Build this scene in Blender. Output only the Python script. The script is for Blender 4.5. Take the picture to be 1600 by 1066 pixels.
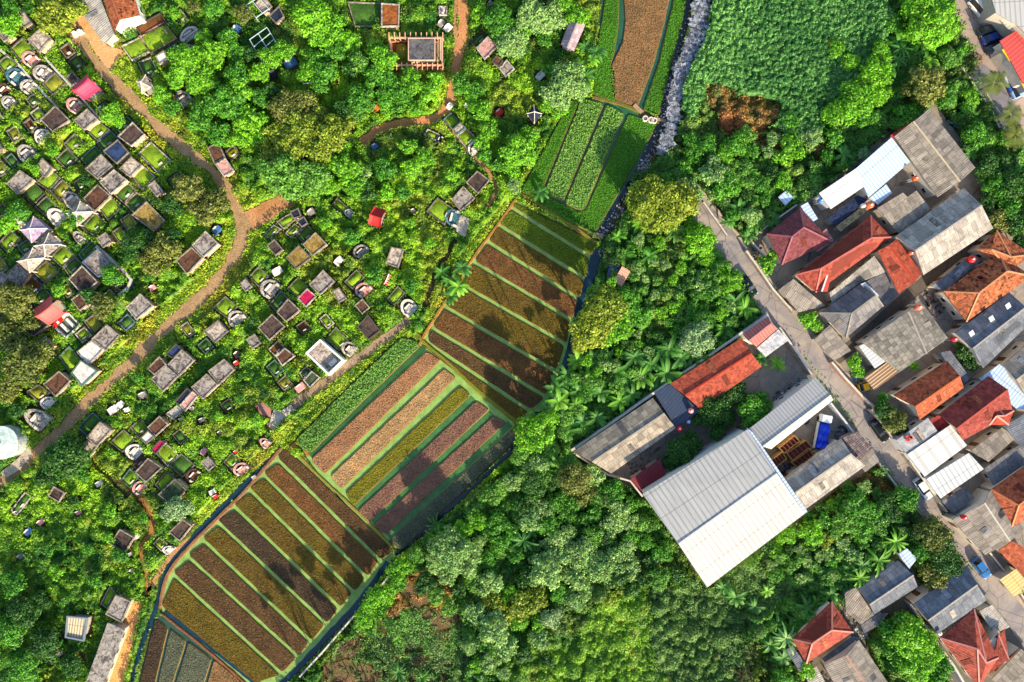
import bpy, bmesh, math, random
import numpy as np
from mathutils import Vector, Matrix, noise as mn
random.seed(7); rng=np.random.default_rng(7)
sc=bpy.context.scene
COL=sc.collection
for o in list(bpy.data.objects): bpy.data.objects.remove(o)
# ---------------------------------------------------------------- camera, light
S=0.12; H=130.0
cam=bpy.data.cameras.new('camera'); camo=bpy.data.objects.new('camera',cam); COL.objects.link(camo)
camo.location=(0,0,H); camo.rotation_euler=(0,0,0)
cam.sensor_width=36; cam.lens=36*H/(1600*S); cam.clip_end=6000; cam.clip_start=1
sc.camera=camo
sc.render.resolution_x=1024; sc.render.resolution_y=682
SUN_EL=math.radians(25)
sdx,sdy=0.44,-0.90                       # towards the sun, seen from above
w=bpy.data.worlds.new("World"); sc.world=w; w.use_nodes=True
wn=w.node_tree; bg=wn.nodes['Background']
sky=wn.nodes.new('ShaderNodeTexSky'); sky.sky_type='NISHITA'; sky.sun_disc=False
sky.sun_elevation=SUN_EL; sky.sun_rotation=math.atan2(sdx,sdy)
wn.links.new(sky.outputs[0],bg.inputs[0]); bg.inputs[1].default_value=0.15
sl=bpy.data.lights.new('sun','SUN'); sl.energy=5.0; sl.angle=math.radians(0.6); sl.color=(1,0.84,0.60)
so=bpy.data.objects.new('sun',sl); COL.objects.link(so)
d=Vector((sdx,sdy,0)).normalized()*math.cos(SUN_EL)+Vector((0,0,math.sin(SUN_EL)))
so.rotation_euler=d.to_track_quat('Z','Y').to_euler(); so.location=(60,-100,80)
vs=sc.view_settings; vs.view_transform='Standard'; vs.look='None'; vs.exposure=1.05; vs.gamma=1
# ---------------------------------------------------------------- helpers
def P(px,py,h=0.0):
    k=S*(H-h)/H
    return Vector(((px-800)*k,(533-py)*k,h))
def srgb(h):
    h=h.lstrip('#'); v=[int(h[i:i+2],16)/255 for i in (0,2,4)]
    return tuple((c/12.92 if c<=.04045 else ((c+.055)/1.055)**2.4) for c in v)
def tag(o,label=None,cat=None,group=None,kind=None):
    if label: o['label']=label
    if cat: o['category']=cat
    if group: o['group']=group
    if kind: o['kind']=kind
    return o
AUTO=[]     # (object, phrase, px, py): labels worked out at the end from landmarks
def empty(name,loc,rz=0):
    o=bpy.data.objects.new(name,None); o.location=loc; o.rotation_euler=(0,0,rz); o.empty_display_size=.5
    COL.objects.link(o); return o
def link(name,me,mat,parent=None):
    o=bpy.data.objects.new(name,me); COL.objects.link(o)
    if mat is not None and not me.materials: me.materials.append(mat)
    if parent is not None:
        o.parent=parent
        if parent.type=='EMPTY': o.location=-Vector(parent.location)   # meshes are written in world coordinates
    return o
def bm_obj(name,bm,mat,parent=None,smooth=False):
    bmesh.ops.recalc_face_normals(bm,faces=bm.faces)
    me=bpy.data.meshes.new(name); bm.to_mesh(me); bm.free()
    if smooth:
        for p in me.polygons: p.use_smooth=True
    return link(name,me,mat,parent)
def quad_obj(name,co,mat,parent=None,col=None):
    """co (N,4,3) loose quads -> one mesh"""
    n=len(co); me=bpy.data.meshes.new(name)
    me.vertices.add(n*4); me.loops.add(n*4); me.polygons.add(n)
    me.vertices.foreach_set('co',np.ascontiguousarray(co,dtype=np.float32).ravel())
    me.loops.foreach_set('vertex_index',np.arange(n*4,dtype=np.int32))
    me.polygons.foreach_set('loop_start',np.arange(0,n*4,4,dtype=np.int32))
    me.polygons.foreach_set('loop_total',np.full(n,4,dtype=np.int32))
    me.update()
    if col is not None: set_col(me,np.repeat(col,4,axis=0))
    if mat is None: return me
    return link(name,me,mat,parent)
def set_col(me,c):
    a=me.color_attributes.new('Col','FLOAT_COLOR','POINT')
    c4=np.ones((len(c),4),np.float32); c4[:,:3]=c
    a.data.foreach_set('color',c4.ravel())
def poly_prism(bm,pts,z0,z1,top=None):
    """pts: xy list ccw or cw; z1 a number or list of per-vertex tops"""
    n=len(pts)
    zt=z1 if isinstance(z1,(list,tuple)) else [z1]*n
    b=[bm.verts.new((p[0],p[1],z0)) for p in pts]; t=[bm.verts.new((p[0],p[1],zt[i])) for i,p in enumerate(pts)]
    bm.faces.new(b); bm.faces.new(t)
    for i in range(n):
        j=(i+1)%n; bm.faces.new((b[i],b[j],t[j],t[i]))
def box(bm,c,s,rz=0,z0=None):
    """box centred at c (x,y,z) size s"""
    M=Matrix.Translation(c)@Matrix.Rotation(rz,4,'Z')@Matrix.Diagonal((s[0],s[1],s[2],1))
    bmesh.ops.create_cube(bm,size=1,matrix=M)
def area(p): return 0.5*sum(p[i][0]*p[(i+1)%len(p)][1]-p[(i+1)%len(p)][0]*p[i][1] for i in range(len(p)))
def inset(pts,d):
    """polygon shrunk by d (mitred)"""
    p=[Vector((q[0],q[1])) for q in pts]; s=1 if area(pts)>0 else -1; n=len(p); out=[]
    for i in range(n):
        a=(p[i]-p[i-1]); b=(p[(i+1)%n]-p[i])
        if a.length<1e-6 or b.length<1e-6: out.append(p[i]); continue
        a.normalize(); b.normalize()
        na=Vector((-a.y,a.x))*s; nb=Vector((-b.y,b.x))*s
        m=na+nb
        if m.length<.2: out.append(p[i]+na*d); continue
        m.normalize(); out.append(p[i]+m*(d/max(.45,m.dot(na))))
    return out
def rounded(pts,r,seg=4):
    out=[]; n=len(pts)
    for i in range(n):
        p=Vector(pts[i][:2]); a=Vector(pts[i-1][:2])-p; b=Vector(pts[(i+1)%n][:2])-p
        ra=min(r,a.length*.45); rb=min(r,b.length*.45)
        A=p+a.normalized()*ra; B=p+b.normalized()*rb
        for k in range(seg+1):
            t=k/seg; out.append(A*(1-t)**2+p*2*t*(1-t)+B*t*t)
    return out
def ring(bm,outer,inner,z0,z1):
    n=len(outer)
    vo0=[bm.verts.new((p[0],p[1],z0)) for p in outer]; vo1=[bm.verts.new((p[0],p[1],z1)) for p in outer]
    vi0=[bm.verts.new((p[0],p[1],z0)) for p in inner]; vi1=[bm.verts.new((p[0],p[1],z1)) for p in inner]
    for i in range(n):
        j=(i+1)%n
        bm.faces.new((vo0[i],vo0[j],vo1[j],vo1[i])); bm.faces.new((vi0[i],vi1[i],vi1[j],vi0[j]))
        bm.faces.new((vo1[i],vo1[j],vi1[j],vi1[i])); bm.faces.new((vo0[i],vi0[i],vi0[j],vo0[j]))
def pxy(l,h=0): return [P(a,b,h).xy for a,b in l]
def resample(pts,step):
    out=[]
    for i in range(len(pts)-1):
        a=Vector(pts[i]); b=Vector(pts[i+1]); n=max(1,int((b-a).length/step))
        for k in range(n): out.append(a.lerp(b,k/n))
    out.append(Vector(pts[-1])); return out
def catmull(pts,step=1.0):
    p=[Vector(pts[0])*2-Vector(pts[1])]+[Vector(q) for q in pts]+[Vector(pts[-1])*2-Vector(pts[-2])]
    out=[]
    for i in range(1,len(p)-2):
        n=max(2,int((p[i+1]-p[i]).length/step))
        for k in range(n):
            t=k/n; out.append(.5*((2*p[i])+(p[i+1]-p[i-1])*t+(2*p[i-1]-5*p[i]+4*p[i+1]-p[i+2])*t*t+(3*p[i]-p[i-1]-3*p[i+1]+p[i+2])*t**3))
    out.append(p[-2]); return out
def strip_poly(pts,w,jit=0.0,step=1.0):
    """polyline (xy) with width -> closed polygon"""
    c=catmull(pts,step) if len(pts)>2 else resample(pts,step)
    L=[];R=[]
    for i,p in enumerate(c):
        t=(c[min(i+1,len(c)-1)]-c[max(i-1,0)]).normalized(); n=Vector((-t.y,t.x))
        ww=w if not callable(w) else w(i/(len(c)-1))
        L.append(p+n*(ww/2+random.uniform(-jit,jit))); R.append(p-n*(ww/2+random.uniform(-jit,jit)))
    return L+R[::-1]
def sheet(name,poly,z,mat,kind='structure',thick=None):
    bm=bmesh.new(); f=bm.faces.new([bm.verts.new((p[0],p[1],z)) for p in poly])
    if f.normal.z<0: f.normal_flip()
    bmesh.ops.triangulate(bm,faces=bm.faces[:])
    me=bpy.data.meshes.new(name); bm.normal_update()
    for g in bm.faces:
        if g.normal.z<0: g.normal_flip()
    bm.to_mesh(me); bm.free(); o=link(name,me,mat)
    if kind: o['kind']=kind
    return o
def strip_mesh(name,pts,w,z,mat,jit=0.0,step=1.0,kind='structure'):
    q=strip_poly(pts,w,jit,step); n=len(q)//2
    bm=bmesh.new(); v=[bm.verts.new((p[0],p[1],z)) for p in q]
    for i in range(n-1): bm.faces.new((v[2*n-1-i],v[2*n-2-i],v[i+1],v[i]))
    o=bm_obj(name,bm,mat)
    if kind: o['kind']=kind
    return o,q
# ---------------------------------------------------------------- materials
class NT:
    def __init__(s,name):
        s.m=bpy.data.materials.new(name); s.m.use_nodes=True; s.t=s.m.node_tree; s.b=s.t.nodes['Principled BSDF']
    def n(s,typ,**k):
        x=s.t.nodes.new('ShaderNode'+typ)
        for a,b in k.items(): setattr(x,a,b)
        return x
    def l(s,a,b): s.t.links.new(a,b)
    def noise(s,scale,detail=4,rough=.6,vec=None,dist=0):
        x=s.n('TexNoise'); x.inputs['Scale'].default_value=scale; x.inputs['Detail'].default_value=detail
        x.inputs['Roughness'].default_value=rough; x.inputs['Distortion'].default_value=dist
        if vec is not None: s.l(vec,x.inputs['Vector'])
        return x.outputs['Fac']
    def ramp(s,fac,stops):
        r=s.n('ValToRGB'); e=r.color_ramp.elements
        while len(e)<len(stops): e.new(.5)
        for i,(p,c) in enumerate(stops): e[i].position=p; e[i].color=(*c,1)
        s.l(fac,r.inputs[0]); return r.outputs[0]
    def mix(s,fac,a,b,mode='MIX'):
        x=s.n('Mix',data_type='RGBA',blend_type=mode)
        for v,i in ((fac,0),(a,6),(b,7)):
            if hasattr(v,'links'): s.l(v,x.inputs[i])
            else: x.inputs[i].default_value=v if i==0 else (*v,1)
        return x.outputs[2]
    def math(s,op,a,b=0.0):
        x=s.n('Math',operation=op)
        for i,v in enumerate((a,b)):
            if hasattr(v,'links'): s.l(v,x.inputs[i])
            else: x.inputs[i].default_value=v
        return x.outputs[0]
    def pos(s): return s.n('NewGeometry').outputs['Position']
    def uv(s): return s.n('TexCoord').outputs['UV']
    def fin(s,col,rough=.85,spec=.3,bump=None,bstr=.3,bdist=.1,metal=0):
        if hasattr(col,'links'): s.l(col,s.b.inputs['Base Color'])
        else: s.b.inputs['Base Color'].default_value=(*col,1)
        s.b.inputs['Roughness'].default_value=rough; s.b.inputs['Specular IOR Level'].default_value=spec
        s.b.inputs['Metallic'].default_value=metal
        if bump is not None:
            b=s.n('Bump'); b.inputs['Strength'].default_value=bstr; b.inputs['Distance'].default_value=bdist
            s.l(bump,b.inputs['Height']); s.l(b.outputs[0],s.b.inputs['Normal'])
        return s.m
_mc={}
def memo(f):
    def g(*a,**k):
        key=(f.__name__,a,tuple(k.items()))
        if key not in _mc: _mc[key]=f(*a,**k)
        return _mc[key]
    return g
def sc_(c,k): return tuple(min(1,x*k) for x in c)
@memo
def m_plain(c,rough=.7,var=.25,spec=.3):
    n=NT('painted '+c); a=srgb(c); p=n.pos()
    f=n.noise(1.7,5,.7,p); return n.fin(n.ramp(f,[(.3,sc_(a,1-var)),(.7,sc_(a,1+var*.4))]),rough,spec,n.noise(6,3,.6,p),.15,.05)
@memo
def m_stain(c,c2,sc=.9):
    """weathered concrete: pale base with black lichen blotches"""
    n=NT('weathered concrete '+c); a=srgb(c); b=srgb(c2); p=n.pos()
    f=n.noise(sc,6,.72,p,1.2); g=n.noise(5,4,.7,p)
    col=n.ramp(f,[(.40,b),(.49,tuple((x+y*.8)/1.9 for x,y in zip(a,b))),(.60,a)])
    col=n.mix(.4,col,n.ramp(g,[(.3,(.3,.28,.28)),(.7,(1.1,1.1,1.1))]),'MULTIPLY')
    return n.fin(col,.9,.2,g,.4,.06)
@memo
def m_soil(c,c2,sc=3.0):
    n=NT('soil '+c); a=srgb(c); b=srgb(c2); p=n.pos()
    f=n.noise(.35,4,.65,p,.6); g=n.noise(sc*1.2,4,.75,p)
    base=n.ramp(f,[(.35,a),(.65,b)])
    return n.fin(n.mix(1,base,n.ramp(g,[(.32,(.28,.26,.25)),(.5,(.95,.9,.85)),(.68,(1.6,1.5,1.35))]),'MULTIPLY'),.95,.1,g,.9,.18)
@memo
def m_path(c,c2):
    n=NT('trodden earth '+c); a=srgb(c); b=srgb(c2); p=n.pos()
    f=n.noise(.5,6,.7,p,.8); g=n.noise(4,5,.75,p)
    col=n.mix(1,n.ramp(f,[(.3,a),(.7,b)]),n.ramp(g,[(.32,(.5,.5,.5)),(.5,(1,1,1)),(.68,(1.5,1.45,1.4))]),'MULTIPLY')
    return n.fin(col,.95,.1,g,.6,.1)
@memo
def m_road(c,c2,sc=.25):
    n=NT('asphalt '+c); a=srgb(c); b=srgb(c2); p=n.pos()
    f=n.noise(sc,6,.7,p,1.5); g=n.noise(9,3,.8,p)
    v=n.n('TexVoronoi',feature='DISTANCE_TO_EDGE'); v.inputs['Scale'].default_value=.22; n.l(p,v.inputs['Vector'])
    crack=n.math('GREATER_THAN',v.outputs['Distance'],.012)
    col=n.mix(1,n.ramp(f,[(.35,a),(.65,b)]),n.ramp(g,[(.3,(.8,.8,.8)),(.7,(1.15,1.15,1.15))]),'MULTIPLY')
    dk=n.ramp(crack,[(0,(.6,.6,.6)),(1,(1,1,1))])
    return n.fin(n.mix(1,col,dk,'MULTIPLY'),.85,.25,g,.25,.03)
@memo
def m_asb(c,c2,bw=.95,bh=2.1,mortar=.72,stain=.65):
    """fibre-cement sheets: per-sheet tone, lap lines, corrugation, grime"""
    n=NT('fibre cement sheets '+c); a=srgb(c); b=srgb(c2); u=n.uv(); p=n.pos()
    br=n.n('TexBrick'); br.offset=0.37; n.l(u,br.inputs['Vector'])
    br.inputs['Color1'].default_value=(*a,1); br.inputs['Color2'].default_value=(*b,1)
    br.inputs['Mortar'].default_value=(*sc_(b,mortar),1); br.inputs['Scale'].default_value=1
    br.inputs['Brick Width'].default_value=bw; br.inputs['Row Height'].default_value=bh; br.inputs['Mortar Size'].default_value=.035
    br.inputs['Bias'].default_value=-.1
    f=n.noise(.45,6,.75,p,1.0); g=n.noise(7,3,.7,p)
    col=n.mix(stain,br.outputs[0],n.ramp(f,[(.3,(.25,.25,.26)),(.55,(1,1,1)),(.75,(1.25,1.22,1.15))]),'MULTIPLY')
    col=n.mix(.6,col,n.ramp(g,[(.3,(.55,.55,.55)),(.7,(1.2,1.2,1.2))]),'MULTIPLY')
    sx=n.n('SeparateXYZ'); n.l(u,sx.inputs[0])
    wv=n.math('SINE',n.math('MULTIPLY',sx.outputs[0],2*math.pi/.35))
    return n.fin(col,.9,.15,wv,.55,.035)
@memo
def m_metal(c,c2,period=.62,stain=.25,rough=.45):
    """ribbed sheet metal"""
    n=NT('ribbed sheet metal '+c); a=srgb(c); b=srgb(c2); u=n.uv(); p=n.pos()
    sx=n.n('SeparateXYZ'); n.l(u,sx.inputs[0])
    fr=n.math('FRACT',n.math('DIVIDE',sx.outputs[0],period))
    rib=n.math('GREATER_THAN',fr,.72)
    mp=n.n('Mapping'); mp.inputs['Scale'].default_value=(1.6,.16,1); n.l(u,mp.inputs[0])
    f=n.noise(1.0,6,.75,mp.outputs[0],.5)
    col=n.mix(rib,a,b)
    lap=n.math('LESS_THAN',n.math('FRACT',n.math('DIVIDE',sx.outputs[1],4.6)),.028)
    col=n.mix(n.math('MULTIPLY',lap,.55),col,sc_(b,.35))
    rs=n.noise(.35,6,.8,p,1.0); col=n.mix(n.ramp(rs,[(.60,(0,0,0)),(.72,(.38,.38,.38))]),col,srgb('#7d6248'))
    col=n.mix(stain,col,n.ramp(f,[(.3,(.35,.33,.3)),(.6,(1,1,1))]),'MULTIPLY')
    return n.fin(col,rough,.4,fr,.35,.05)
@memo
def m_tile(c,c2,dark=.35):
    n=NT('clay roof tiles '+c); a=srgb(c); b=srgb(c2); u=n.uv(); p=n.pos()
    v=n.n('TexVoronoi'); v.inputs['Scale'].default_value=2.3; n.l(u,v.inputs['Vector'])
    sv=n.n('SeparateColor'); n.l(v.outputs['Color'],sv.inputs[0])
    col=n.mix(sv.outputs[0],a,b)
    col=n.mix(1,col,n.ramp(sv.outputs[1],[(0,(dark,dark,dark)),(.30,(.85,.85,.85)),(1,(1.2,1.2,1.2))]),'MULTIPLY')
    f=n.noise(.5,5,.7,p,.8)
    col=n.mix(.45,col,n.ramp(f,[(.32,(.4,.38,.38)),(.6,(1.1,1.1,1.1))]),'MULTIPLY')
    sx=n.n('SeparateXYZ'); n.l(u,sx.inputs[0])
    fr=n.math('FRACT',n.math('DIVIDE',sx.outputs[1],.36))
    fx=n.math('SINE',n.math('MULTIPLY',sx.outputs[0],2*math.pi/.3))
    return n.fin(col,.8,.25,n.math('ADD',fr,n.math('MULTIPLY',fx,.35)),.7,.06)
@memo
def m_leaf(c,trans=.25):
    n=NT('foliage '+c); a=srgb(c)
    at=n.n('Attribute',attribute_name='Col'); oi=n.n('ObjectInfo')
    col=n.mix(1,a,at.outputs['Color'],'MULTIPLY')
    col=n.mix(1,col,n.ramp(oi.outputs['Random'],[(0,(.78,.85,.8)),(1,(1.2,1.12,1.1))]),'MULTIPLY')
    n.fin(col,.55,.35)
    tr=n.n('BsdfTranslucent'); n.l(n.mix(1,col,(1.3,1.25,.6),'MULTIPLY'),tr.inputs[0])
    ms=n.n('MixShader'); ms.inputs[0].default_value=trans
    n.l(n.b.outputs[0],ms.inputs[1]); n.l(tr.outputs[0],ms.inputs[2])
    n.l(ms.outputs[0],n.t.nodes['Material Output'].inputs[0]); return n.m
@memo
def m_attr():
    n=NT('mixed undergrowth'); at=n.n('Attribute',attribute_name='Col')
    n.fin(at.outputs['Color'],.6,.3)
    tr=n.n('BsdfTranslucent'); n.l(n.mix(1,at.outputs['Color'],(1.3,1.25,.6),'MULTIPLY'),tr.inputs[0])
    ms=n.n('MixShader'); ms.inputs[0].default_value=.22
    n.l(n.b.outputs[0],ms.inputs[1]); n.l(tr.outputs[0],ms.inputs[2])
    n.l(ms.outputs[0],n.t.nodes['Material Output'].inputs[0]); return n.m
@memo
def m_water(c,rough=.2,spec=.5):
    n=NT('still water '+c); a=srgb(c); p=n.pos(); f=n.noise(.6,4,.6,p)
    g=n.noise(3,3,.6,p)
    return n.fin(n.ramp(f,[(.3,sc_(a,.72)),(.7,sc_(a,1.2))]),rough,spec,g,.12,.04)
@memo
def m_grass(c,c2):
    n=NT('short grass '+c); a=srgb(c); b=srgb(c2); p=n.pos(); f=n.noise(1.1,5,.7,p,.5); g=n.noise(8,3,.8,p)
    col=n.mix(1,n.ramp(f,[(.35,a),(.65,b)]),n.ramp(g,[(.3,(.5,.5,.5)),(.7,(1.35,1.35,1.35))]),'MULTIPLY')
    return n.fin(col,.9,.15,g,.9,.15)
@memo
def m_paint(c,rough=.22,metal=0.0):
    n=NT('car paint '+c); return n.fin(srgb(c),rough,.5,metal=metal)
@memo
def m_glass():
    n=NT('tinted glass'); return n.fin((.015,.02,.025),.08,.6)
@memo
def m_bark(c='#6b5a48'):
    n=NT('bark '+c); a=srgb(c); f=n.noise(5,4,.7,n.pos()); return n.fin(n.ramp(f,[(.3,sc_(a,.6)),(.7,a)]),.95,.1,f,.6,.05)
WALL='#cfc6b4'
# ---------------------------------------------------------------- exclusion raster (where no undergrowth grows)
X0,X1,Y0,Y1=-104.,104.,-72.,72.; RS=.15
NX=int((X1-X0)/RS); NY=int((Y1-Y0)/RS)
mask=np.ones((NY,NX),bool)
def fill(arr,poly,val,grow=0.0):
    if grow: poly=inset(poly,-grow)
    q=np.array([[(p[0]-X0)/RS,(p[1]-Y0)/RS] for p in poly])
    a=np.floor(q.min(0)).astype(int); b=np.ceil(q.max(0)).astype(int)+1
    a=np.maximum(a,0); b=np.minimum(b,[NX,NY])
    if (b<=a).any(): return
    xs=np.arange(a[0],b[0])+.5; ys=np.arange(a[1],b[1])+.5
    gx,gy=np.meshgrid(xs,ys); ins=np.zeros(gx.shape,bool); n=len(q); j=n-1
    for i in range(n):
        xi,yi=q[i]; xj,yj=q[j]
        if yi!=yj:
            c=((yi>gy)!=(yj>gy))&(gx<(xj-xi)*(gy-yi)/(yj-yi)+xi); ins^=c
        j=i
    arr[a[1]:b[1],a[0]:b[0]][ins]=val
def excl(poly,grow=0.0): fill(mask,poly,False,grow)
# ================================================================ SETTING
n=NT('bare earth'); p=n.pos(); f=n.noise(.25,6,.7,p,.6); g=n.noise(3,4,.7,p)
m_ground=n.fin(n.mix(1,n.ramp(f,[(.35,srgb('#3f3a22')),(.65,srgb('#5d5a2c'))]),n.ramp(g,[(.3,(.5,.5,.5)),(.7,(1.2,1.2,1.2))]),'MULTIPLY'),.95,.1,g,.7,.1)
g0=3000
sheet('ground',[(-g0,-g0),(g0,-g0),(g0,g0),(-g0,g0)],0,m_ground)
DIRT=m_path('#94653f','#b98a60'); DIRTD=m_path('#8f6a48','#b98a62'); TAN=m_path('#b08a55','#8d6a3a')
def path(name,pts,w,mat=DIRT,jit=.18,z=.03,grow=0):
    o,q=strip_mesh(name,[P(a,b).xy for a,b in pts],w,z,mat,jit,.6); excl(q,grow); return o
path('dirt_path',[(95,25),(128,68),(165,115),(210,158),(250,200),(300,242),(335,270),(362,310),(378,345)],lambda t:2.1+.35*math.sin(t*23)+.2*math.sin(t*61),m_path('#8a7050','#ab8c66'),jit=.3)
path('dirt_path',[(470,300),(440,318),(405,338),(378,350)],lambda t:2.3+1.4*math.sin(min(1,t)*2.2),DIRT,z=.034)
path('dirt_path',[(379,335),(378,372),(362,408),(325,455),(262,510),(205,568),(150,618),(95,672),(45,718),(-30,785)],lambda t:2.2+.35*math.sin(t*31)+.2*math.sin(t*77),m_path('#866c4e','#a78963'),jit=.3,z=.038)
path('dirt_path',[(722,-20),(724,45),(714,95),(706,145),(692,178),(660,190),(620,195),(590,205),(565,225)],1.75,m_path('#a8714a','#c08a5c'))
path('dirt_path',[(712,-20),(712,60),(712,100)],.7,DIRTD,z=.026)
path('footpath',[(690,185),(712,212),(740,245),(765,272),(775,300),(760,325)],.8,DIRTD)
path('footpath',[(712,375),(700,400),(685,420),(665,480)],.9,m_path('#4a3a2c','#5a4a36'))
path('footpath',[(640,500),(600,530),(545,570),(505,600),(470,625),(430,660),(418,668)],lambda t:1.6,m_path('#a08a70','#7a6650'))
path('footpath',[(215,770),(236,800),(238,830),(222,858),(232,900),(232,930)],1.2,m_path('#8a5e38','#a2703e'))
path('footpath',[(232,925),(262,875),(300,840)],.9,DIRTD)
path('footpath',[(145,712),(175,745),(205,775)],.9,m_path('#5d4a34','#7a5d3c'),z=.026)
sheet('dirt_yard',pxy([(200,938),(224,942),(214,985),(195,1066),(185,1110),(150,1110),(164,1066),(192,985)]),.02,m_path('#c98f55','#d9a469')); excl(pxy([(200,938),(224,942),(195,1066),(185,1110),(150,1110),(164,1066),(192,985)]))
yd=pxy([(118,2),(140,30),(168,72),(200,80),(185,95),(172,112),(150,85),(120,40),(104,50),(92,20)])
sheet('dirt_yard',yd,.024,m_path('#c08a58','#d8a878')); excl(yd)
# roads
ROAD=m_road('#7a767a','#a3978c',.13); 
lane=[(1070,296),(1091,324),(1152,398),(1193,457),(1257,540),(1318,610),(1370,684),(1427,758),(1462,800),(1507,848),(1560,925),(1610,990),(1660,1060)]
o,q=strip_mesh('road',[P(a,b).xy for a,b in lane],4.1,.03,ROAD,.06,1.0); excl(q)
# pale concrete shoulder of the lane (right side) and a thin kerb on the left
def offs(pts,d):
    c=[P(a,b).xy for a,b in pts]; out=[]
    for i,p in enumerate(c):
        t=(c[min(i+1,len(c)-1)]-c[max(i-1,0)]).normalized(); out.append(p+Vector((-t.y,t.x))*d)
    return out
o,q=strip_mesh('pavement',offs(lane,2.3),.55,.06,m_road('#b9a893','#a08f7c'),.12,.8); excl(q)
o,q=strip_mesh('pavement',offs(lane,-2.3),.4,.06,m_road('#8f897f','#7d766c'),.1,.8); excl(q)
st=[(1500,-40),(1508,0),(1520,45),(1548,90),(1580,145),(1612,200),(1660,280)]
o,q=strip_mesh('road',[P(a,b).xy for a,b in st],5.6,.032,m_road('#8d7f78','#a8978a'),.1,1.0); excl(q)
o,q=strip_mesh('road',[P(a,b).xy for a,b in [(1300,565),(1345,530),(1400,480),(1440,445),(1500,400),(1560,352)]],2.4,.026,m_road('#4e4640','#5e554e'),.05,1.0); excl(q)
# settlement yards
YARD=m_road('#7d766e','#968a7e',.4)
y1=pxy([(1166,388),(1205,340),(1250,318),(1290,290),(1395,200),(1460,160),(1530,258),(1560,345),(1600,370),(1700,390),(1700,1000),(1600,930),(1500,815),(1430,735),(1330,605),(1230,480)])
sheet('yard',y1,.012,YARD); excl(y1)
y2=pxy([(888,706),(1020,612),(1200,492),(1252,560),(1378,722),(1300,770),(1257,806),(1104,918),(1004,775)])
sheet('yard',y2,.016,YARD); excl(y2,-.3)
y3=pxy([(1232,1010),(1300,945),(1320,920),(1410,858),(1445,925),(1500,880),(1560,930),(1640,1060),(1600,1110),(1500,1110),(1440,960),(1385,960),(1350,1000),(1400,1110),(1270,1110)])
sheet('yard',y3,.008,m_road('#5f5a50','#6f675a',.4)); excl(y3)
y4=pxy([(1545,0),(1560,60),(1600,130),(1660,230),(1700,200),(1700,-60),(1500,-60)])
sheet('yard',y4,.02,m_road('#8a817c','#a39a92',.4)); excl(y4)
y5=pxy([(1528,95),(1550,110),(1590,170),(1600,215),(1580,225),(1545,175),(1515,120)])
sheet('yard',y5,.05,m_road('#6d6a70','#7f7c80',.4)); excl(y5)
# ---------------------------------------------------------------- fields
WG=m_water('#80a052',.4,.2); WD=m_water('#4a7040',.25,.5); WB=m_water('#153442',.12,.5); WT=m_water('#2c4a38',.2,.5)
TANEDGE=m_path('#6b5c36','#7d6b40')
def water(poly,z,mat,name='irrigation_water'):
    sheet(name,poly,z,mat); excl(poly)
CROPS={ # soil light, soil dark, leaf colour a,b, density
 'olive':('#6a571e','#524216',(.165,.155,.022),(.08,.085,.017),15),
 'brown':('#62492e','#473524',(.18,.11,.048),(.07,.048,.024),12),
 'orange':('#785230','#543c24',(.27,.15,.045),(.09,.055,.022),12),
 'dark':('#4c3d2e','#3a3026',(.09,.062,.036),(.055,.04,.028),12),
 'tan':('#a87d58','#8d6444',(.40,.25,.145),(.20,.12,.07),14),
 'pale':('#b89266','#8d7048',(.52,.38,.20),(.22,.16,.08),14),
 'mauve':('#8a6552','#6d5044',(.28,.165,.125),(.14,.085,.07),14),
 'green':('#46701f','#3a5f1b',(.09,.33,.015),(.05,.19,.012),26),
 'lime':('#5b6a1a','#465515',(.16,.26,.012),(.09,.17,.012),20),
 'leafy':('#4a7030','#3c5c28',(.22,.43,.07),(.08,.20,.03),26),
 'mustard':('#7a7420','#5b5a1a',(.27,.26,.02),(.15,.17,.015),18),
 'sage':('#5f6250','#4b5244',(.16,.19,.11),(.09,.11,.07),16),
 'dry':('#95704a','#6f5636',(.30,.20,.11),(.16,.12,.05),14)}
def cards(pts,size,norm=None,tilt=.6,asp=.6):
    """rhombus cards at pts (N,3); norm (N,3)"""
    N=len(pts)
    nn=np.zeros((N,3)); nn[:,2]=1
    if norm is not None: nn=norm.copy()
    nn=nn+rng.normal(0,tilt,(N,3)); nn/=np.linalg.norm(nn,axis=1)[:,None]+1e-9
    r=rng.normal(0,1,(N,3)); a=np.cross(nn,r); a/=np.linalg.norm(a,axis=1)[:,None]+1e-9
    b=np.cross(nn,a); sz=np.asarray(size); sz=sz if sz.ndim else np.full(N,float(sz))
    sz=(sz*rng.uniform(.7,1.3,N))[:,None]/2
    return np.stack([pts-a*sz,pts-b*sz*asp,pts+a*sz,pts+b*sz*asp],axis=1)
def inside(poly,n):
    q=np.array([[p[0],p[1]] for p in poly]); a=q.min(0); b=q.max(0)
    pt=rng.uniform(a,b,(n,2)); ins=np.zeros(n,bool); j=len(q)-1
    for i in range(len(q)):
        xi,yi=q[i]; xj,yj=q[j]
        if yi!=yj: ins^=((yi>pt[:,1])!=(yj>pt[:,1]))&(pt[:,0]<(xj-xi)*(pt[:,1]-yi)/(yj-yi)+xi)
        j=i
    return pt[ins]
def dedup(l):
    o=[l[0]]
    for p in l[1:]:
        if (p-o[-1]).length>.12 and (p-l[0]).length>.12: o.append(p)
    return o
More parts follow.
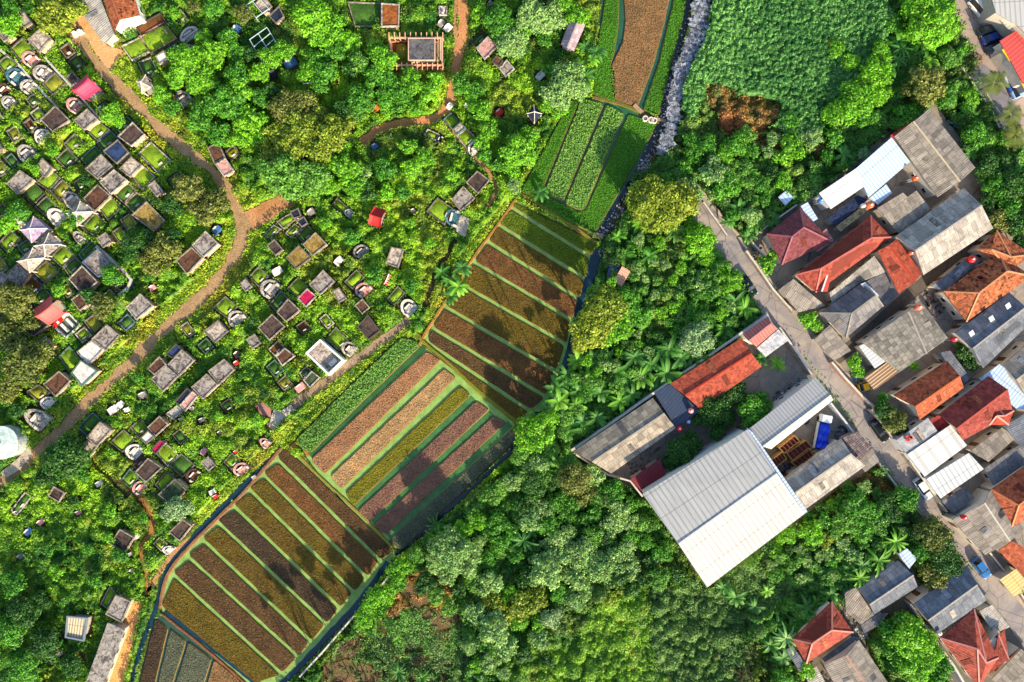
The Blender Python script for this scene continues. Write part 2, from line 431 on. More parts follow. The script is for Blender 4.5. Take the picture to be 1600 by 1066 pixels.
def bed(poly_px,crop,label,group,h=.28,edge=.13,rad=.75,grow=.22,leafh=.12,xy=False,edgemat=None):
    base=inset(pxy(poly_px),-grow)
    rp=[p_+Vector((random.uniform(-.05,.05),random.uniform(-.05,.05))) for p_ in dedup(resample(rounded(base,rad,4)+[rounded(base,rad,4)[0]],1.1)[:-1])]; top=inset(rp,edge)
    cx=sum(p.x for p in rp)/len(rp); cy=sum(p.y for p in rp)/len(rp)
    excl(rp,.1)
    e=empty('crop_bed',(cx,cy,0)); tag(e,label,'crop bed',group)
    c1,c2,la,lb,dens=CROPS[crop]
    bm=bmesh.new(); n=len(rp)
    vo=[bm.verts.new((p[0],p[1],0.0)) for p in rp]; vi=[bm.verts.new((p[0],p[1],h)) for p in top]
    for i in range(n):
        j=(i+1)%n; bm.faces.new((vo[i],vo[j],vi[j],vi[i]))
    bm_obj('earth_edge',bm,edgemat or TANEDGE,e)
    bm=bmesh.new(); f=bm.faces.new([bm.verts.new((p[0],p[1],h+.005)) for p in inset(top,.02)]); bmesh.ops.triangulate(bm,faces=[f])
    bm_obj('soil',bm,m_soil(c1,c2),e)
    t2=inset(top,.12); q=np.array([[p[0],p[1]] for p in t2]); bb=np.ptp(q,axis=0)
    A=bb[0]*bb[1]; pt=inside(t2,int(A*dens*1.7))
    if len(pt):
        N=len(pt); z=h+rng.uniform(.02,leafh,N)
        pts=np.column_stack([pt,z])
        t=vnoise(pt[:,0],pt[:,1],5.0,11)*.7+rng.uniform(0,.5,N)
        col=np.array(la)*t[:,None]+np.array(lb)*(1-t[:,None])
        if crop in('olive','brown','orange','dark'):
            al=np.array({'olive':(.13,.085,.035),'brown':(.12,.10,.025),'orange':(.13,.105,.025),'dark':(.10,.085,.03)}[crop]); k_=np.clip((vnoise(pt[:,0],pt[:,1],3.3,41)*.6+vnoise(pt[:,0],pt[:,1],1.1,42)*.4-.5)*4+.3,0,.85)[:,None]; col=col*(1-k_)+al*k_*rng.uniform(.7,1.2,(N,1)); col=np.clip(col*rng.uniform(.6,1.4,(N,1)),0,1)
        o=quad_obj('crop_plants',cards(pts,.21 if crop!='leafy' else .3,None,.5),m_attr(),None,col); o.parent=e; o.location=(-cx,-cy,0); o['kind']='stuff'
    return e
_lat={}
def vnoise(x,y,scale,seed):
    if seed not in _lat: _lat[seed]=np.random.default_rng(seed).random((256,256))
    L=_lat[seed]; u=np.asarray(x)/scale+1000.3; v=np.asarray(y)/scale+1000.7
    i=np.floor(u).astype(int); j=np.floor(v).astype(int); fu=u-i; fv=v-j
    fu=fu*fu*(3-2*fu); fv=fv*fv*(3-2*fv); i%=256; j%=256; i2=(i+1)%256; j2=(j+1)%256
    return (L[j,i]*(1-fu)+L[j,i2]*fu)*(1-fv)+(L[j2,i]*(1-fu)+L[j2,i2]*fu)*fv
def ln(a,b,o):
    """line a-b (px) shifted sideways by o px, left positive"""
    t=(Vector(b)-Vector(a)).normalized(); n=Vector((t.y,-t.x)); return Vector(a)+n*o,Vector(b)+n*o
ORD=['first','second','third','fourth','fifth','sixth','seventh','eighth','ninth','tenth','eleventh']
def beds_between(lines,crops,w,lab,group,**k):
    for i in range(len(lines)-1):
        w1,w2=(w[i],w[i+1]) if isinstance(w,list) else (w,w)
        a,b=ln(*lines[i],-w1/2); c,d_=ln(*lines[i+1],w2/2)
        bed([a,b,d_,c],crops[i],lab(i,crops[i]),group,**k)
CN={'olive':'olive brown','brown':'brown','orange':'rust brown','dark':'dark brown','tan':'tan','pale':'pale straw coloured','mauve':'pinkish brown','green':'deep green','lime':'yellow green','leafy':'leafy green','mustard':'mustard green','sage':'grey green','dry':'dry brown'}
# field 1: lower left, channels run to lower right
f1=[[(252,935),(263,903),(283,872),(443,700),(470,720),(545,790),(620,862),(600,880),(455,1050),(430,1085),(395,1066),(250,950)]]
water(pxy([(252,940),(262,903),(283,872),(330,822),(443,700),(480,722),(545,792),(618,862),(606,884),(455,1058),(425,1100),(380,1066),(254,955)]),.04,WG)
ch1=[((256,952),(402,1072)),((276,902),(444,1056)),((299,874),(470,1030)),((322,848),(490,1006)),((345,820),(514,979)),((370,795),(535,954)),((394,769),(557,929)),((416,746),(577,906)),((438,722),(598,880)),((446,702),(619,866))]
cr1=['olive','brown','brown','olive','dark','olive','olive','orange','brown']
# orient so that "left positive" pairs run from lower left upwards
lines=[(a,b) for a,b in ch1]
def beds_f1():
    for i in range(len(lines)-1):
        a,b=ln(*lines[i],+4.1); c,d_=ln(*lines[i+1],-4.1 if i<8 else 1.0)
        b=a+(b-a)*(.97); d_=c+(d_-c)*.965
        a=a+(b-a)*(-.028); 
        bed([a,b,d_,c],cr1[i],'%s crop strip, %s from the lower end of the lower left field'%(CN[cr1[i]],ORD[i]),'crop beds of the lower left field')
beds_f1()
# darker water ends by the drain on the lower right side of field 1
o,q=strip_mesh('drain_water',[P(a,b).xy for a,b in [(425,1082),(470,1040),(520,985),(560,942),(606,878)]],1.05,.075,WB,.12); excl(q)
o,q=strip_mesh('drain_water',[P(a,b).xy for a,b in [(258,954),(320,1002),(400,1066),(430,1090)]],1.2,.06,WB,.05)
o,q=strip_mesh('drain_water',[P(a,b).xy for a,b in [(205,1075),(222,1010),(238,968),(246,945),(255,905),(275,872),(310,832),(345,795),(390,750),(436,706)]],.95,.05,WB,.1); excl(q)
def bank(pts,w,mat,label=None,z=.3,jit=.12):
    q=strip_poly([P(a,b).xy for a,b in pts],w,jit,1.0); n=len(q)//2
    bm=bmesh.new(); inn=strip_poly([P(a,b).xy for a,b in pts],w*.45,jit*.5,1.0)
    v=[bm.verts.new((p[0],p[1],0.0)) for p in q]; u=[bm.verts.new((p[0],p[1],z)) for p in inn]
    for i in range(n-1):
        bm.faces.new((v[i],v[i+1],u[i+1],u[i])); r=2*n-1
        bm.faces.new((u[i],u[i+1],u[r-i-1],u[r-i])); bm.faces.new((u[r-i],u[r-i-1],v[r-i-1],v[r-i]))
    o=bm_obj('earth_bank',bm,mat); o['kind']='structure'; excl(q); return o
RB=m_path('#6a4c36','#876747')
bank([(250,950),(258,908),(280,872),(330,820),(385,765),(440,700)],.9,RB)
bank([(252,958),(320,1012),(398,1080)],.7,m_path('#6b4630','#85593c'))
bank([(468,712),(500,745),(560,800),(615,856)],.7,m_path('#6f7a2e','#8a6f38'))
# small field at the lower left edge
water(pxy([(243,962),(255,962),(330,1020),(420,1100),(205,1110)]),.03,WT)
bed([(244,968),(262,982),(240,1075),(215,1090)],'dark','dark brown crop strip in the lower left corner, beside the blue drain','crop beds at the lower left corner')
bed([(268,984),(290,1002),(262,1090),(246,1080)],'sage','grey green weedy strip between two narrow dark channels near the bottom edge','crop beds at the lower left corner')
bed([(296,1004),(330,1030),(310,1090),(270,1090)],'sage','grey green weedy strip just left of the reddish plot at the bottom edge','crop beds at the lower left corner')
bed([(336,1032),(395,1080),(390,1100),(318,1095)],'dry','reddish brown bare plot at the bottom edge under the diagonal blue channel','crop beds at the lower left corner')
# field 2: middle, channels run to upper right
water(pxy([(484,704),(664,536),(690,560),(745,610),(806,664),(790,680),(622,858),(600,848),(545,798),(478,714)]),.04,WG)
o,q=strip_mesh('irrigation_water',[P(a,b).xy for a,b in [(484,712),(560,640),(664,541)]],1.1,.07,m_water('#31582a',.3,.4),.03)
for a,b in (((556,796),(740,622)),((582,816),(769,646)),((606,838),(797,662))):
    strip_mesh('irrigation_water',[P(*a).xy,P(*b).xy],1.35,.07,m_water('#3f6a35',.3,.4),.03)
bed([(463,688),(500,652),(560,592),(628,528),(652,534),(655,541),(560,632),(486,706),(474,702)],'leafy','dense leafy green strip along the upper left side of the middle field','crop beds of the middle field',leafh=.45,h=.35)
G2='crop beds of the middle field'
bed([(488,718),(667,550),(687,563),(508,739)],'tan','reddish tan strip of crops, next to the leafy strip of the middle field',G2)
bed([(518,744),(695,577),(711,590),(534,763)],'pale','pale straw coloured strip, in the middle field beside the olive strip',G2)
bed([(541,771),(720,604),(734,617),(553,789)],'mustard','mustard green strip down the centre of the middle field',G2)
bed([(561,798),(744,628),(763,640),(577,814)],'mauve','pinkish brown strip in the middle field, next to the mustard strip',G2)
bed([(585,820),(772,651),(789,660),(603,834)],'mauve','pinkish brown strip in the middle field, beside the grey weedy strip',G2)
bed([(608,845),(800,672),(808,684),(628,858)],'sage','grey green weedy strip on the lower right side of the middle field',G2,leafh=.3)
o,q=strip_mesh('drain_water',[P(a,b).xy for a,b in [(618,866),(660,832),(735,764),(805,696),(815,672)]],.8,.05,m_water('#14242c',.1,.6),.1); excl(q)
bank([(652,522),(668,540),(700,566),(745,608),(812,662)],1.0,m_grass('#5f7a1e','#8a7030'),z=.4)
bank([(455,700),(468,690),(482,712)],.8,m_path('#b08040','#8a6030'))
# field 3: upper, channels run to lower right
water(pxy([(802,312),(930,385),(925,430),(900,520),(880,600),(862,648),(812,660),(660,536),(700,470),(745,395)]),.04,WG)
f3=[((803,318),(934,382)),((800,326),(926,404)),((779,352),(918,438)),((764,380),(908,470)),((742,411),(897,503)),((721,445),(888,541)),((697,481),(872,583)),((677,514),(856,622)),((668,536),(832,645)),((664,541),(812,660))]
cr3=['lime','lime','olive','orange','olive','olive','orange','brown','olive']
lab3=['yellow green','yellow green','olive','rust brown','olive','olive','rust brown','brown','olive']
for i in range(9):
    a,b=ln(*f3[i],-4.3 if i else 0); c,d_=ln(*f3[i+1],4.3 if i<8 else 0)
    b=a+(b-a)*.965; d_=c+(d_-c)*.965
    if i==7: 
        pass
    bed([a,b,d_,c],cr3[i],'%s crop strip, %s from the top of the striped field below the green plots'%(lab3[i],ORD[i]),'crop beds of the upper striped field')
o,q=strip_mesh('drain_water',[P(a,b).xy for a,b in [(934,392),(922,432),(908,475),(900,520),(886,570),(872,610),(855,645),(835,652)]],1.9,.075,WB,.1); excl(q)
bank([(806,312),(790,335),(760,375),(735,410),(715,445),(690,480),(665,520),(655,540)],.8,m_path('#a0703c','#7d6a30'))
bank([(815,305),(850,325),(900,358),(932,380)],1.0,m_grass('#6b7a2a','#8a6a35'))
# field 4: green plots
G4='green vegetable plots'
water(pxy([(900,150),(1000,172),(1034,190),(1000,262),(935,368),(900,350),(815,302)]),.04,m_water('#2a5a34',.25,.5))
bed([(893,158),(903,161),(847,295),(846,302),(826,304),(815,298)],'green','deep green plot with lime edge, far left of the green vegetable plots',G4,leafh=.2)
bed([(909,155),(942,163),(880,313),(850,303)],'leafy','leafy green plot, second from the left among the green vegetable plots',G4,leafh=.3)
bed([(948,165),(974,178),(911,330),(883,318)],'leafy','leafy green plot with pale sage top, third from the left of the green vegetable plots',G4,leafh=.35)
bed([(982,180),(1026,195),(1000,240),(930,362),(905,350),(860,322),(905,332),(916,330)],'green','broad smooth dark green plot, rightmost of the green vegetable plots',G4,leafh=.15)
# field 5: brown field at the top
water(pxy([(940,-20),(1078,-20),(1068,30),(1045,110),(1030,178),(985,172),(925,152),(932,100)]),.04,m_water('#274f3a',.2,.5))
bed([(822,306),(846,305),(882,321),(908,335),(928,364),(900,352),(860,330)],'green','narrow deep green strip across the foot of the green plots',G4,leafh=.2)
G5='plots of the brown top field'
bed([(948,-10),(966,-10),(965,40),(958,85),(952,105),(960,112),(960,160),(928,148),(930,100),(938,50)],'green','curved deep green strip on the left side of the brown top field',G5,leafh=.2)
bed([(975,-10),(1046,-10),(1038,30),(1020,100),(996,165),(962,158),(952,130),(955,106),(974,68),(978,30)],'dry','large dry brown plot at the top edge between two curved channels',G5,leafh=.15)
bed([(1056,-10),(1073,-10),(1066,30),(1045,110),(1029,180),(1005,172),(1030,100),(1044,40)],'green','narrow deep green strip right of the brown top plot',G5,leafh=.2)
bank([(925,152),(960,160),(995,172),(1010,182),(1030,192)],1.0,m_grass('#4c6a1e','#7a5a35'))
# drain and its stony bank at the right of the fields
o,q=strip_mesh('drain_water',[P(a,b).xy for a,b in [(1080,-20),(1068,40),(1048,110),(1036,170),(1018,225),(990,280),(965,320),(936,372)]],1.3,.05,m_water('#10202a',.08,.7),.2); excl(q)
# ================================================================ GRAVES
RIMC={'w':'#c6beb0','c':'#a89d8e','g':'#847f74','t':'#5c8a7c','b':'#5a7898','p':'#c0937c','k':'#4d4a48'}
TOPS={'dark':('#5c4a42','#2e2826'),'grey':('#aaa096','#453e3c'),'pale':('#c9bcaa','#74655a'),'brown':('#6d4b38','#3c2c24'),
 'tan':('#a58a4a','#6a5628'),'rust':('#a3602c','#5a3420'),'blue':('#33486e','#1e2b46'),'white':('#e8e4dc','#b8b2a8'),'pink':('#d8a49a','#a47a70'),
 'moss':('#4c5c3a','#2f3a28'),'navy':('#2a3346','#1a2030'),'purple':('#b8a0b4','#806c88'),'red':('#b32a2c','#8a1c22'),'magenta':('#c21a50','#8a1038'),'teal':('#4f7f88','#2c4a58')}
NAMEC={'dark':'dark stained','grey':'mottled grey','pale':'pale concrete','brown':'brown','tan':'ochre','rust':'rust brown','blue':'blue','white':'white','pink':'pink','moss':'mossy dark','navy':'dark navy','purple':'purple','red':'red','magenta':'magenta','teal':'blue grey'}
def quadpts(c,h,k=1.0):
    mx,my=sum(c[0::2])/4,sum(c[1::2])/4
    return [P(mx+(c[i]-mx)*k,my+(c[i+1]-my)*k,h) for i in range(0,8,2)]
def cen(c): return (c[0]+c[2]+c[4]+c[6])/4,(c[1]+c[3]+c[5]+c[7])/4
def slab(col,c,h=2.0,rim='c',wall='#c9a98c',group='flat roofed tombs'):
    q=quadpts(c,h); xy=[p.xy for p in q]; cx=sum(p.x for p in xy)/4; cy=sum(p.y for p in xy)/4
    e=empty('flat_roofed_tomb',(cx,cy,0)); 
    a,b=TOPS[col]; wi=inset(xy,.22)
    bm=bmesh.new(); poly_prism(bm,wi,0,.22); bm_obj('plinth',bm,m_plain('#a89f92'),e)
    # back wall, two side walls, open front with two columns
    bm=bmesh.new(); wj=inset(wi,.18)
    o4=wi; i4=wj
    for k in range(3):
        poly_prism(bm,[o4[k],o4[(k+1)%4],i4[(k+1)%4],i4[k]] if True else [],.22,h-.30)
    bm_obj('wall',bm,m_plain(wall),e)
    for t in (.04,.96):
        pp=o4[3].lerp(o4[0],t)+(i4[3]-o4[3]).lerp(i4[0]-o4[0],t)*.5
        bm=bmesh.new(); box(bm,(pp.x,pp.y,(h-.08)/2),(.2,.2,h-.52),random.random()*.01); bm_obj('column',bm,m_plain(wall),e)
    bm=bmesh.new(); poly_prism(bm,xy,h-.30,h-.10); bm_obj('roof_slab',bm,m_stain(a,b),e)
    bm=bmesh.new(); ring(bm,inset(xy,-.03),inset(xy,.17),h-.32,h+.05); bm_obj('roof_rim',bm,m_stain(RIMC[rim],'#5a5248',1.3),e)
    excl(xy,.12); tag(e,None,'tomb',group); AUTO.append((e,'%s flat tomb roof'%NAMEC[col],*cen(c))); return e
def plot(c,h=.6,rim='g',g='lime',group='walled grave plots',stone=True):
    q=quadpts(c,h,1.1); xy=[p.xy for p in q]; cx=sum(p.x for p in xy)/4; cy=sum(p.y for p in xy)/4
    e=empty('grave_plot',(cx,cy,0))
    bm=bmesh.new(); ring(bm,xy,inset(xy,.2),0,h); bm_obj('kerb_wall',bm,m_stain(RIMC[rim],'#4a453e',1.3),e)
    GC={'lime':('#93b32a','#5f8422'),'dark':('#4f7a2c','#3a5a28'),'ochre':('#a8a034','#70802a'),'earth':('#7a4a2c','#57401f'),'white':('#d4d0c6','#9a968c')}[g]
    inn=inset(xy,.2)
    # gently mounded turf
    bm=bmesh.new(); N=7; V={}
    for i in range(N):
        for j in range(N):
            u=i/(N-1); v=j/(N-1); p=inn[0].lerp(inn[1],u).lerp(inn[3].lerp(inn[2],u),v)
            z=h-.3+.55*max(0,math.sin(u*math.pi)*math.sin(v*math.pi))**.8*(1 if g not in('white','earth') else .1)+random.uniform(0,.05)
            V[i,j]=bm.verts.new((p.x,p.y,z))
    for i in range(N-1):
        for j in range(N-1): bm.faces.new((V[i,j],V[i+1,j],V[i+1,j+1],V[i,j+1]))
    bm_obj('turf' if g not in('white','earth') else 'grave_floor',bm,m_grass(*GC) if g not in('white','earth') else m_stain(*GC),e,True)
    if stone:
        p=inn[2].lerp(inn[3],.5).lerp(inn[0].lerp(inn[1],.5),.12); dr=(inn[2]-inn[3]); rz=math.atan2(dr.y,dr.x)
        bm=bmesh.new(); box(bm,(p.x,p.y,h+.1),(min(.9,dr.length*.4),.16,.75),rz); bmesh.ops.bevel(bm,geom=bm.edges[:],offset=.05,segments=1,affect='EDGES')
        bm_obj('headstone',bm,m_plain('#b5afa4'),e)
    excl(xy,.22); tag(e,None,'grave',group)
    nm={'lime':'bright grassy','dark':'dark grassy','ochre':'yellowish','earth':'bare brown','white':'white paved'}[g]+{'t':' teal rimmed','b':' blue rimmed','w':' white rimmed','p':' pink rimmed'}.get(rim,'')
    AUTO.append((e,'grave plot with %s bed'%nm,*cen(c))); return e
def shoe(c,col='pale',h=.9,group='horseshoe graves'):
    """horseshoe grave: curved back wall with stepped altar in front; back edge = first two corners"""
    q=quadpts(c,h*.6,1.12); A,B,C,D=[p.xy for p in q]; cx,cy=((A+B+C+D)/4)
    e=empty('horseshoe_grave',(cx,cy,0)); a,b=TOPS[col]
    if col=='grey': a,b='#c4bcb0','#6a6460'
    mat=m_stain(a,b,1.6)
    def uv(u,v): return D.lerp(C,u).lerp(A.lerp(B,u),v)
    out=[];inn=[]
    for k in range(15):
        t=math.pi*k/14; out.append(uv(.5-.5*math.cos(t),.35+.62*math.sin(t))); inn.append(uv(.5-.38*math.cos(t),.35+.46*math.sin(t)))
    bm=bmesh.new(); z=[h*(.55+.45*math.sin(math.pi*k/14)) for k in range(15)]
    vo=[[bm.verts.new((p.x,p.y,zz)) for p,zz in zip(out,zs)] for zs in ([0]*15,z)]
    vi=[[bm.verts.new((p.x,p.y,zz)) for p,zz in zip(inn,zs)] for zs in ([0]*15,z)]
    for i in range(14):
        bm.faces.new((vo[0][i],vo[0][i+1],vo[1][i+1],vo[1][i])); bm.faces.new((vi[0][i],vi[1][i],vi[1][i+1],vi[0][i+1])); bm.faces.new((vo[1][i],vo[1][i+1],vi[1][i+1],vi[1][i]))
    for i in (0,14): bm.faces.new((vo[0][i],vo[1][i],vi[1][i],vi[0][i]))
    bm_obj('curved_wall',bm,mat,e)
    dr=(C-D); rz=math.atan2(dr.y,dr.x); W=dr.length; Lh=(A-D).length
    p=uv(.5,.55); bm=bmesh.new(); box(bm,(p.x,p.y,h*.5),(W*.45,Lh*.12,h),rz); bmesh.ops.bevel(bm,geom=bm.edges[:],offset=.06,segments=2,affect='EDGES'); bm_obj('headstone',bm,m_plain('#ddd5c8'),e)
    p=uv(.5,.36); bm=bmesh.new(); box(bm,(p.x,p.y,.25),(W*.6,Lh*.2,.5),rz); bm_obj('altar',bm,mat,e)
    for u in (.12,.88):
        p=uv(u,.22); bm=bmesh.new(); box(bm,(p.x,p.y,.35),(W*.1,Lh*.3,.7),rz); box(bm,(p.x,p.y,.78),(W*.13,W*.13,.15),rz); bm_obj('pillar',bm,m_plain('#c9c0b0'),e)
    pts=[uv(.02,.02),uv(.98,.02),uv(.98,.5),uv(.02,.5)]
    bm=bmesh.new(); poly_prism(bm,pts,0,.14); bm_obj('forecourt',bm,mat,e)
    excl([A,B,C,D],.2); tag(e,None,'grave',group); AUTO.append((e,'%s horseshoe grave'%NAMEC[col],*cen(c))); return e
def pyr(c,col='pale',h=2.3,rise=1.1,group='pyramid roofed tomb pavilions'):
    q=quadpts(c,h); xy=[p.xy for p in q]; cc=sum((p for p in xy),Vector((0,0)))/4
    e=empty('tomb_pavilion',(cc.x,cc.y,0)); a,b=TOPS[col]; 
    bm=bmesh.new(); poly_prism(bm,inset(xy,.25),0,.25); bm_obj('plinth',bm,m_plain('#a89f92'),e)
    for k in range(4):
        p=xy[k].lerp(cc,.16); bm=bmesh.new(); box(bm,(p.x,p.y,h/2+.08),(.2,.2,h-.34),.7); bm_obj('column',bm,m_plain('#cfc6ba'),e)
    bm=bmesh.new(); N=7; ringv=[]
    ap=bm.verts.new((cc.x,cc.y,h+rise))
    for lv in range(1,N):
        t=lv/(N-1); rr=[]
        for k in range(4):
            for m in range(4):
                p=xy[k].lerp(xy[(k+1)%4],m/4); up=.12*(abs(m/4-.5)*2)**3*t**3 if m else .15*t**3
                z=h+rise*(1-t)**1.1+up; pp=cc.lerp(p,t); rr.append(bm.verts.new((pp.x,pp.y,z)))
        ringv.append(rr)
    n=16
    for i in range(n): bm.faces.new((ap,ringv[0][i],ringv[0][(i+1)%n]))
    for r in range(len(ringv)-1):
        for i in range(n): bm.faces.new((ringv[r][i],ringv[r+1][i],ringv[r+1][(i+1)%n],ringv[r][(i+1)%n]))
    low=[bm.verts.new(v.co-Vector((0,0,.14))) for v in ringv[-1]]
    for i in range(n): bm.faces.new((ringv[-1][i],low[i],low[(i+1)%n],ringv[-1][(i+1)%n]))
    bm.faces.new(low)
    bm_obj('roof',bm,m_stain(a,b,1.5),e)
    for k in range(4):
        bm=bmesh.new(); pr=None
        for s_ in range(7):
            t=.02+.98*s_/6; p=cc.lerp(xy[k],t); z=h+rise*(1-t)**1.1+.15*t**3+.03
            d2=(xy[k]-cc).normalized(); nn=Vector((-d2.y,d2.x))*.07
            cur=[bm.verts.new((p.x+nn.x,p.y+nn.y,z-.04)),bm.verts.new((p.x,p.y,z+.07)),bm.verts.new((p.x-nn.x,p.y-nn.y,z-.04))]
            if pr:
                bm.faces.new((pr[0],pr[1],cur[1],cur[0])); bm.faces.new((pr[1],pr[2],cur[2],cur[1]))
            pr=cur
        bm_obj('hip_ridge',bm,m_plain('#d8cfc2'),e)
    bm=bmesh.new(); bmesh.ops.create_uvsphere(bm,u_segments=8,v_segments=6,radius=.16,matrix=Matrix.Translation((cc.x,cc.y,h+rise+.12))); bm_obj('finial',bm,m_plain('#d8cfc2'),e)
    excl(xy,.25); tag(e,None,'pavilion',group); AUTO.append((e,'%s pyramid roofed pavilion'%NAMEC[col],*cen(c))); return e
def sweep(c,colr,label,h=2.6,rise=1.2,name='tomb_pavilion'):
    """Chinese style swept roof; ridge parallel to corner1-corner2"""
    q=quadpts(c,h); A,B,C,D=[p.xy for p in q]; cc=(A+B+C+D)/4
    e=empty(name,(cc.x,cc.y,0)); tag(e,label,'pavilion','swept roof tomb pavilions')
    def uv(u,v): return A.lerp(B,u).lerp(D.lerp(C,u),v)
    bm=bmesh.new(); poly_prism(bm,inset([A,B,C,D],.3),0,.3); bm_obj('plinth',bm,m_plain('#b5a89a'),e)
    for u,v in ((.1,.14),(.9,.14),(.9,.86),(.1,.86)):
        p=uv(u,v); bm=bmesh.new(); bmesh.ops.create_cone(bm,cap_ends=True,segments=10,radius1=.12,radius2=.11,depth=h-.3,matrix=Matrix.Translation((p.x,p.y,.15+h/2))); bm_obj('column',bm,m_plain('#b23a35'),e)
    U=13;Vn=9; bm=bmesh.new(); uvl=bm.loops.layers.uv.new('UVMap'); G={}
    def zz(u,v):
        t=abs(v-.5)*2; s=(abs(u-.5)*2)
        return h+rise*(1-t)**1.5+.38*s**5*(0.4+.6*(1-t))+.1*s**4
    for i in range(U):
        for j in range(Vn):
            u=i/(U-1); v=j/(Vn-1); p=uv(u,v); G[i,j]=bm.verts.new((p.x,p.y,zz(u,v)))
    G2_={k:bm.verts.new(v.co-Vector((0,0,.12))) for k,v in G.items()}
    W=(B-A).length; Lg=(D-A).length
    for i in range(U-1):
        for j in range(Vn-1):
            f=bm.faces.new((G[i,j],G[i+1,j],G[i+1,j+1],G[i,j+1]))
            for l,(a_,b_) in zip(f.loops,((i,j),(i+1,j),(i+1,j+1),(i,j+1))): l[uvl].uv=(a_/(U-1)*W,b_/(Vn-1)*Lg)
            bm.faces.new((G2_[i,j],G2_[i,j+1],G2_[i+1,j+1],G2_[i+1,j]))
    for i in range(U-1):
        for j in (0,Vn-1): bm.faces.new((G[i,j],G[i+1,j],G2_[i+1,j],G2_[i,j]))
    for j in range(Vn-1):
        for i in (0,U-1): bm.faces.new((G[i,j],G[i,j+1],G2_[i,j+1],G2_[i,j]))
    bm_obj('tiled_roof',bm,m_metal(colr[0],colr[1],.42,.3,.6),e)
    bm=bmesh.new(); pr=None
    for i in range(U):
        u=-.02+1.04*i/(U-1); p=uv(u,.5); z=zz(min(1,max(0,u)),.5); n2=(D-A).normalized()*.1
        cur=[bm.verts.new((p.x-n2.x,p.y-n2.y,z-.03)),bm.verts.new((p.x,p.y,z+.2)),bm.verts.new((p.x+n2.x,p.y+n2.y,z-.03))]
        if pr: bm.faces.new((pr[0],pr[1],cur[1],cur[0])); bm.faces.new((pr[1],pr[2],cur[2],cur[1]))
        pr=cur
    bm_obj('ridge',bm,m_plain(colr[1]),e)
    excl([A,B,C,D],-.1); return e
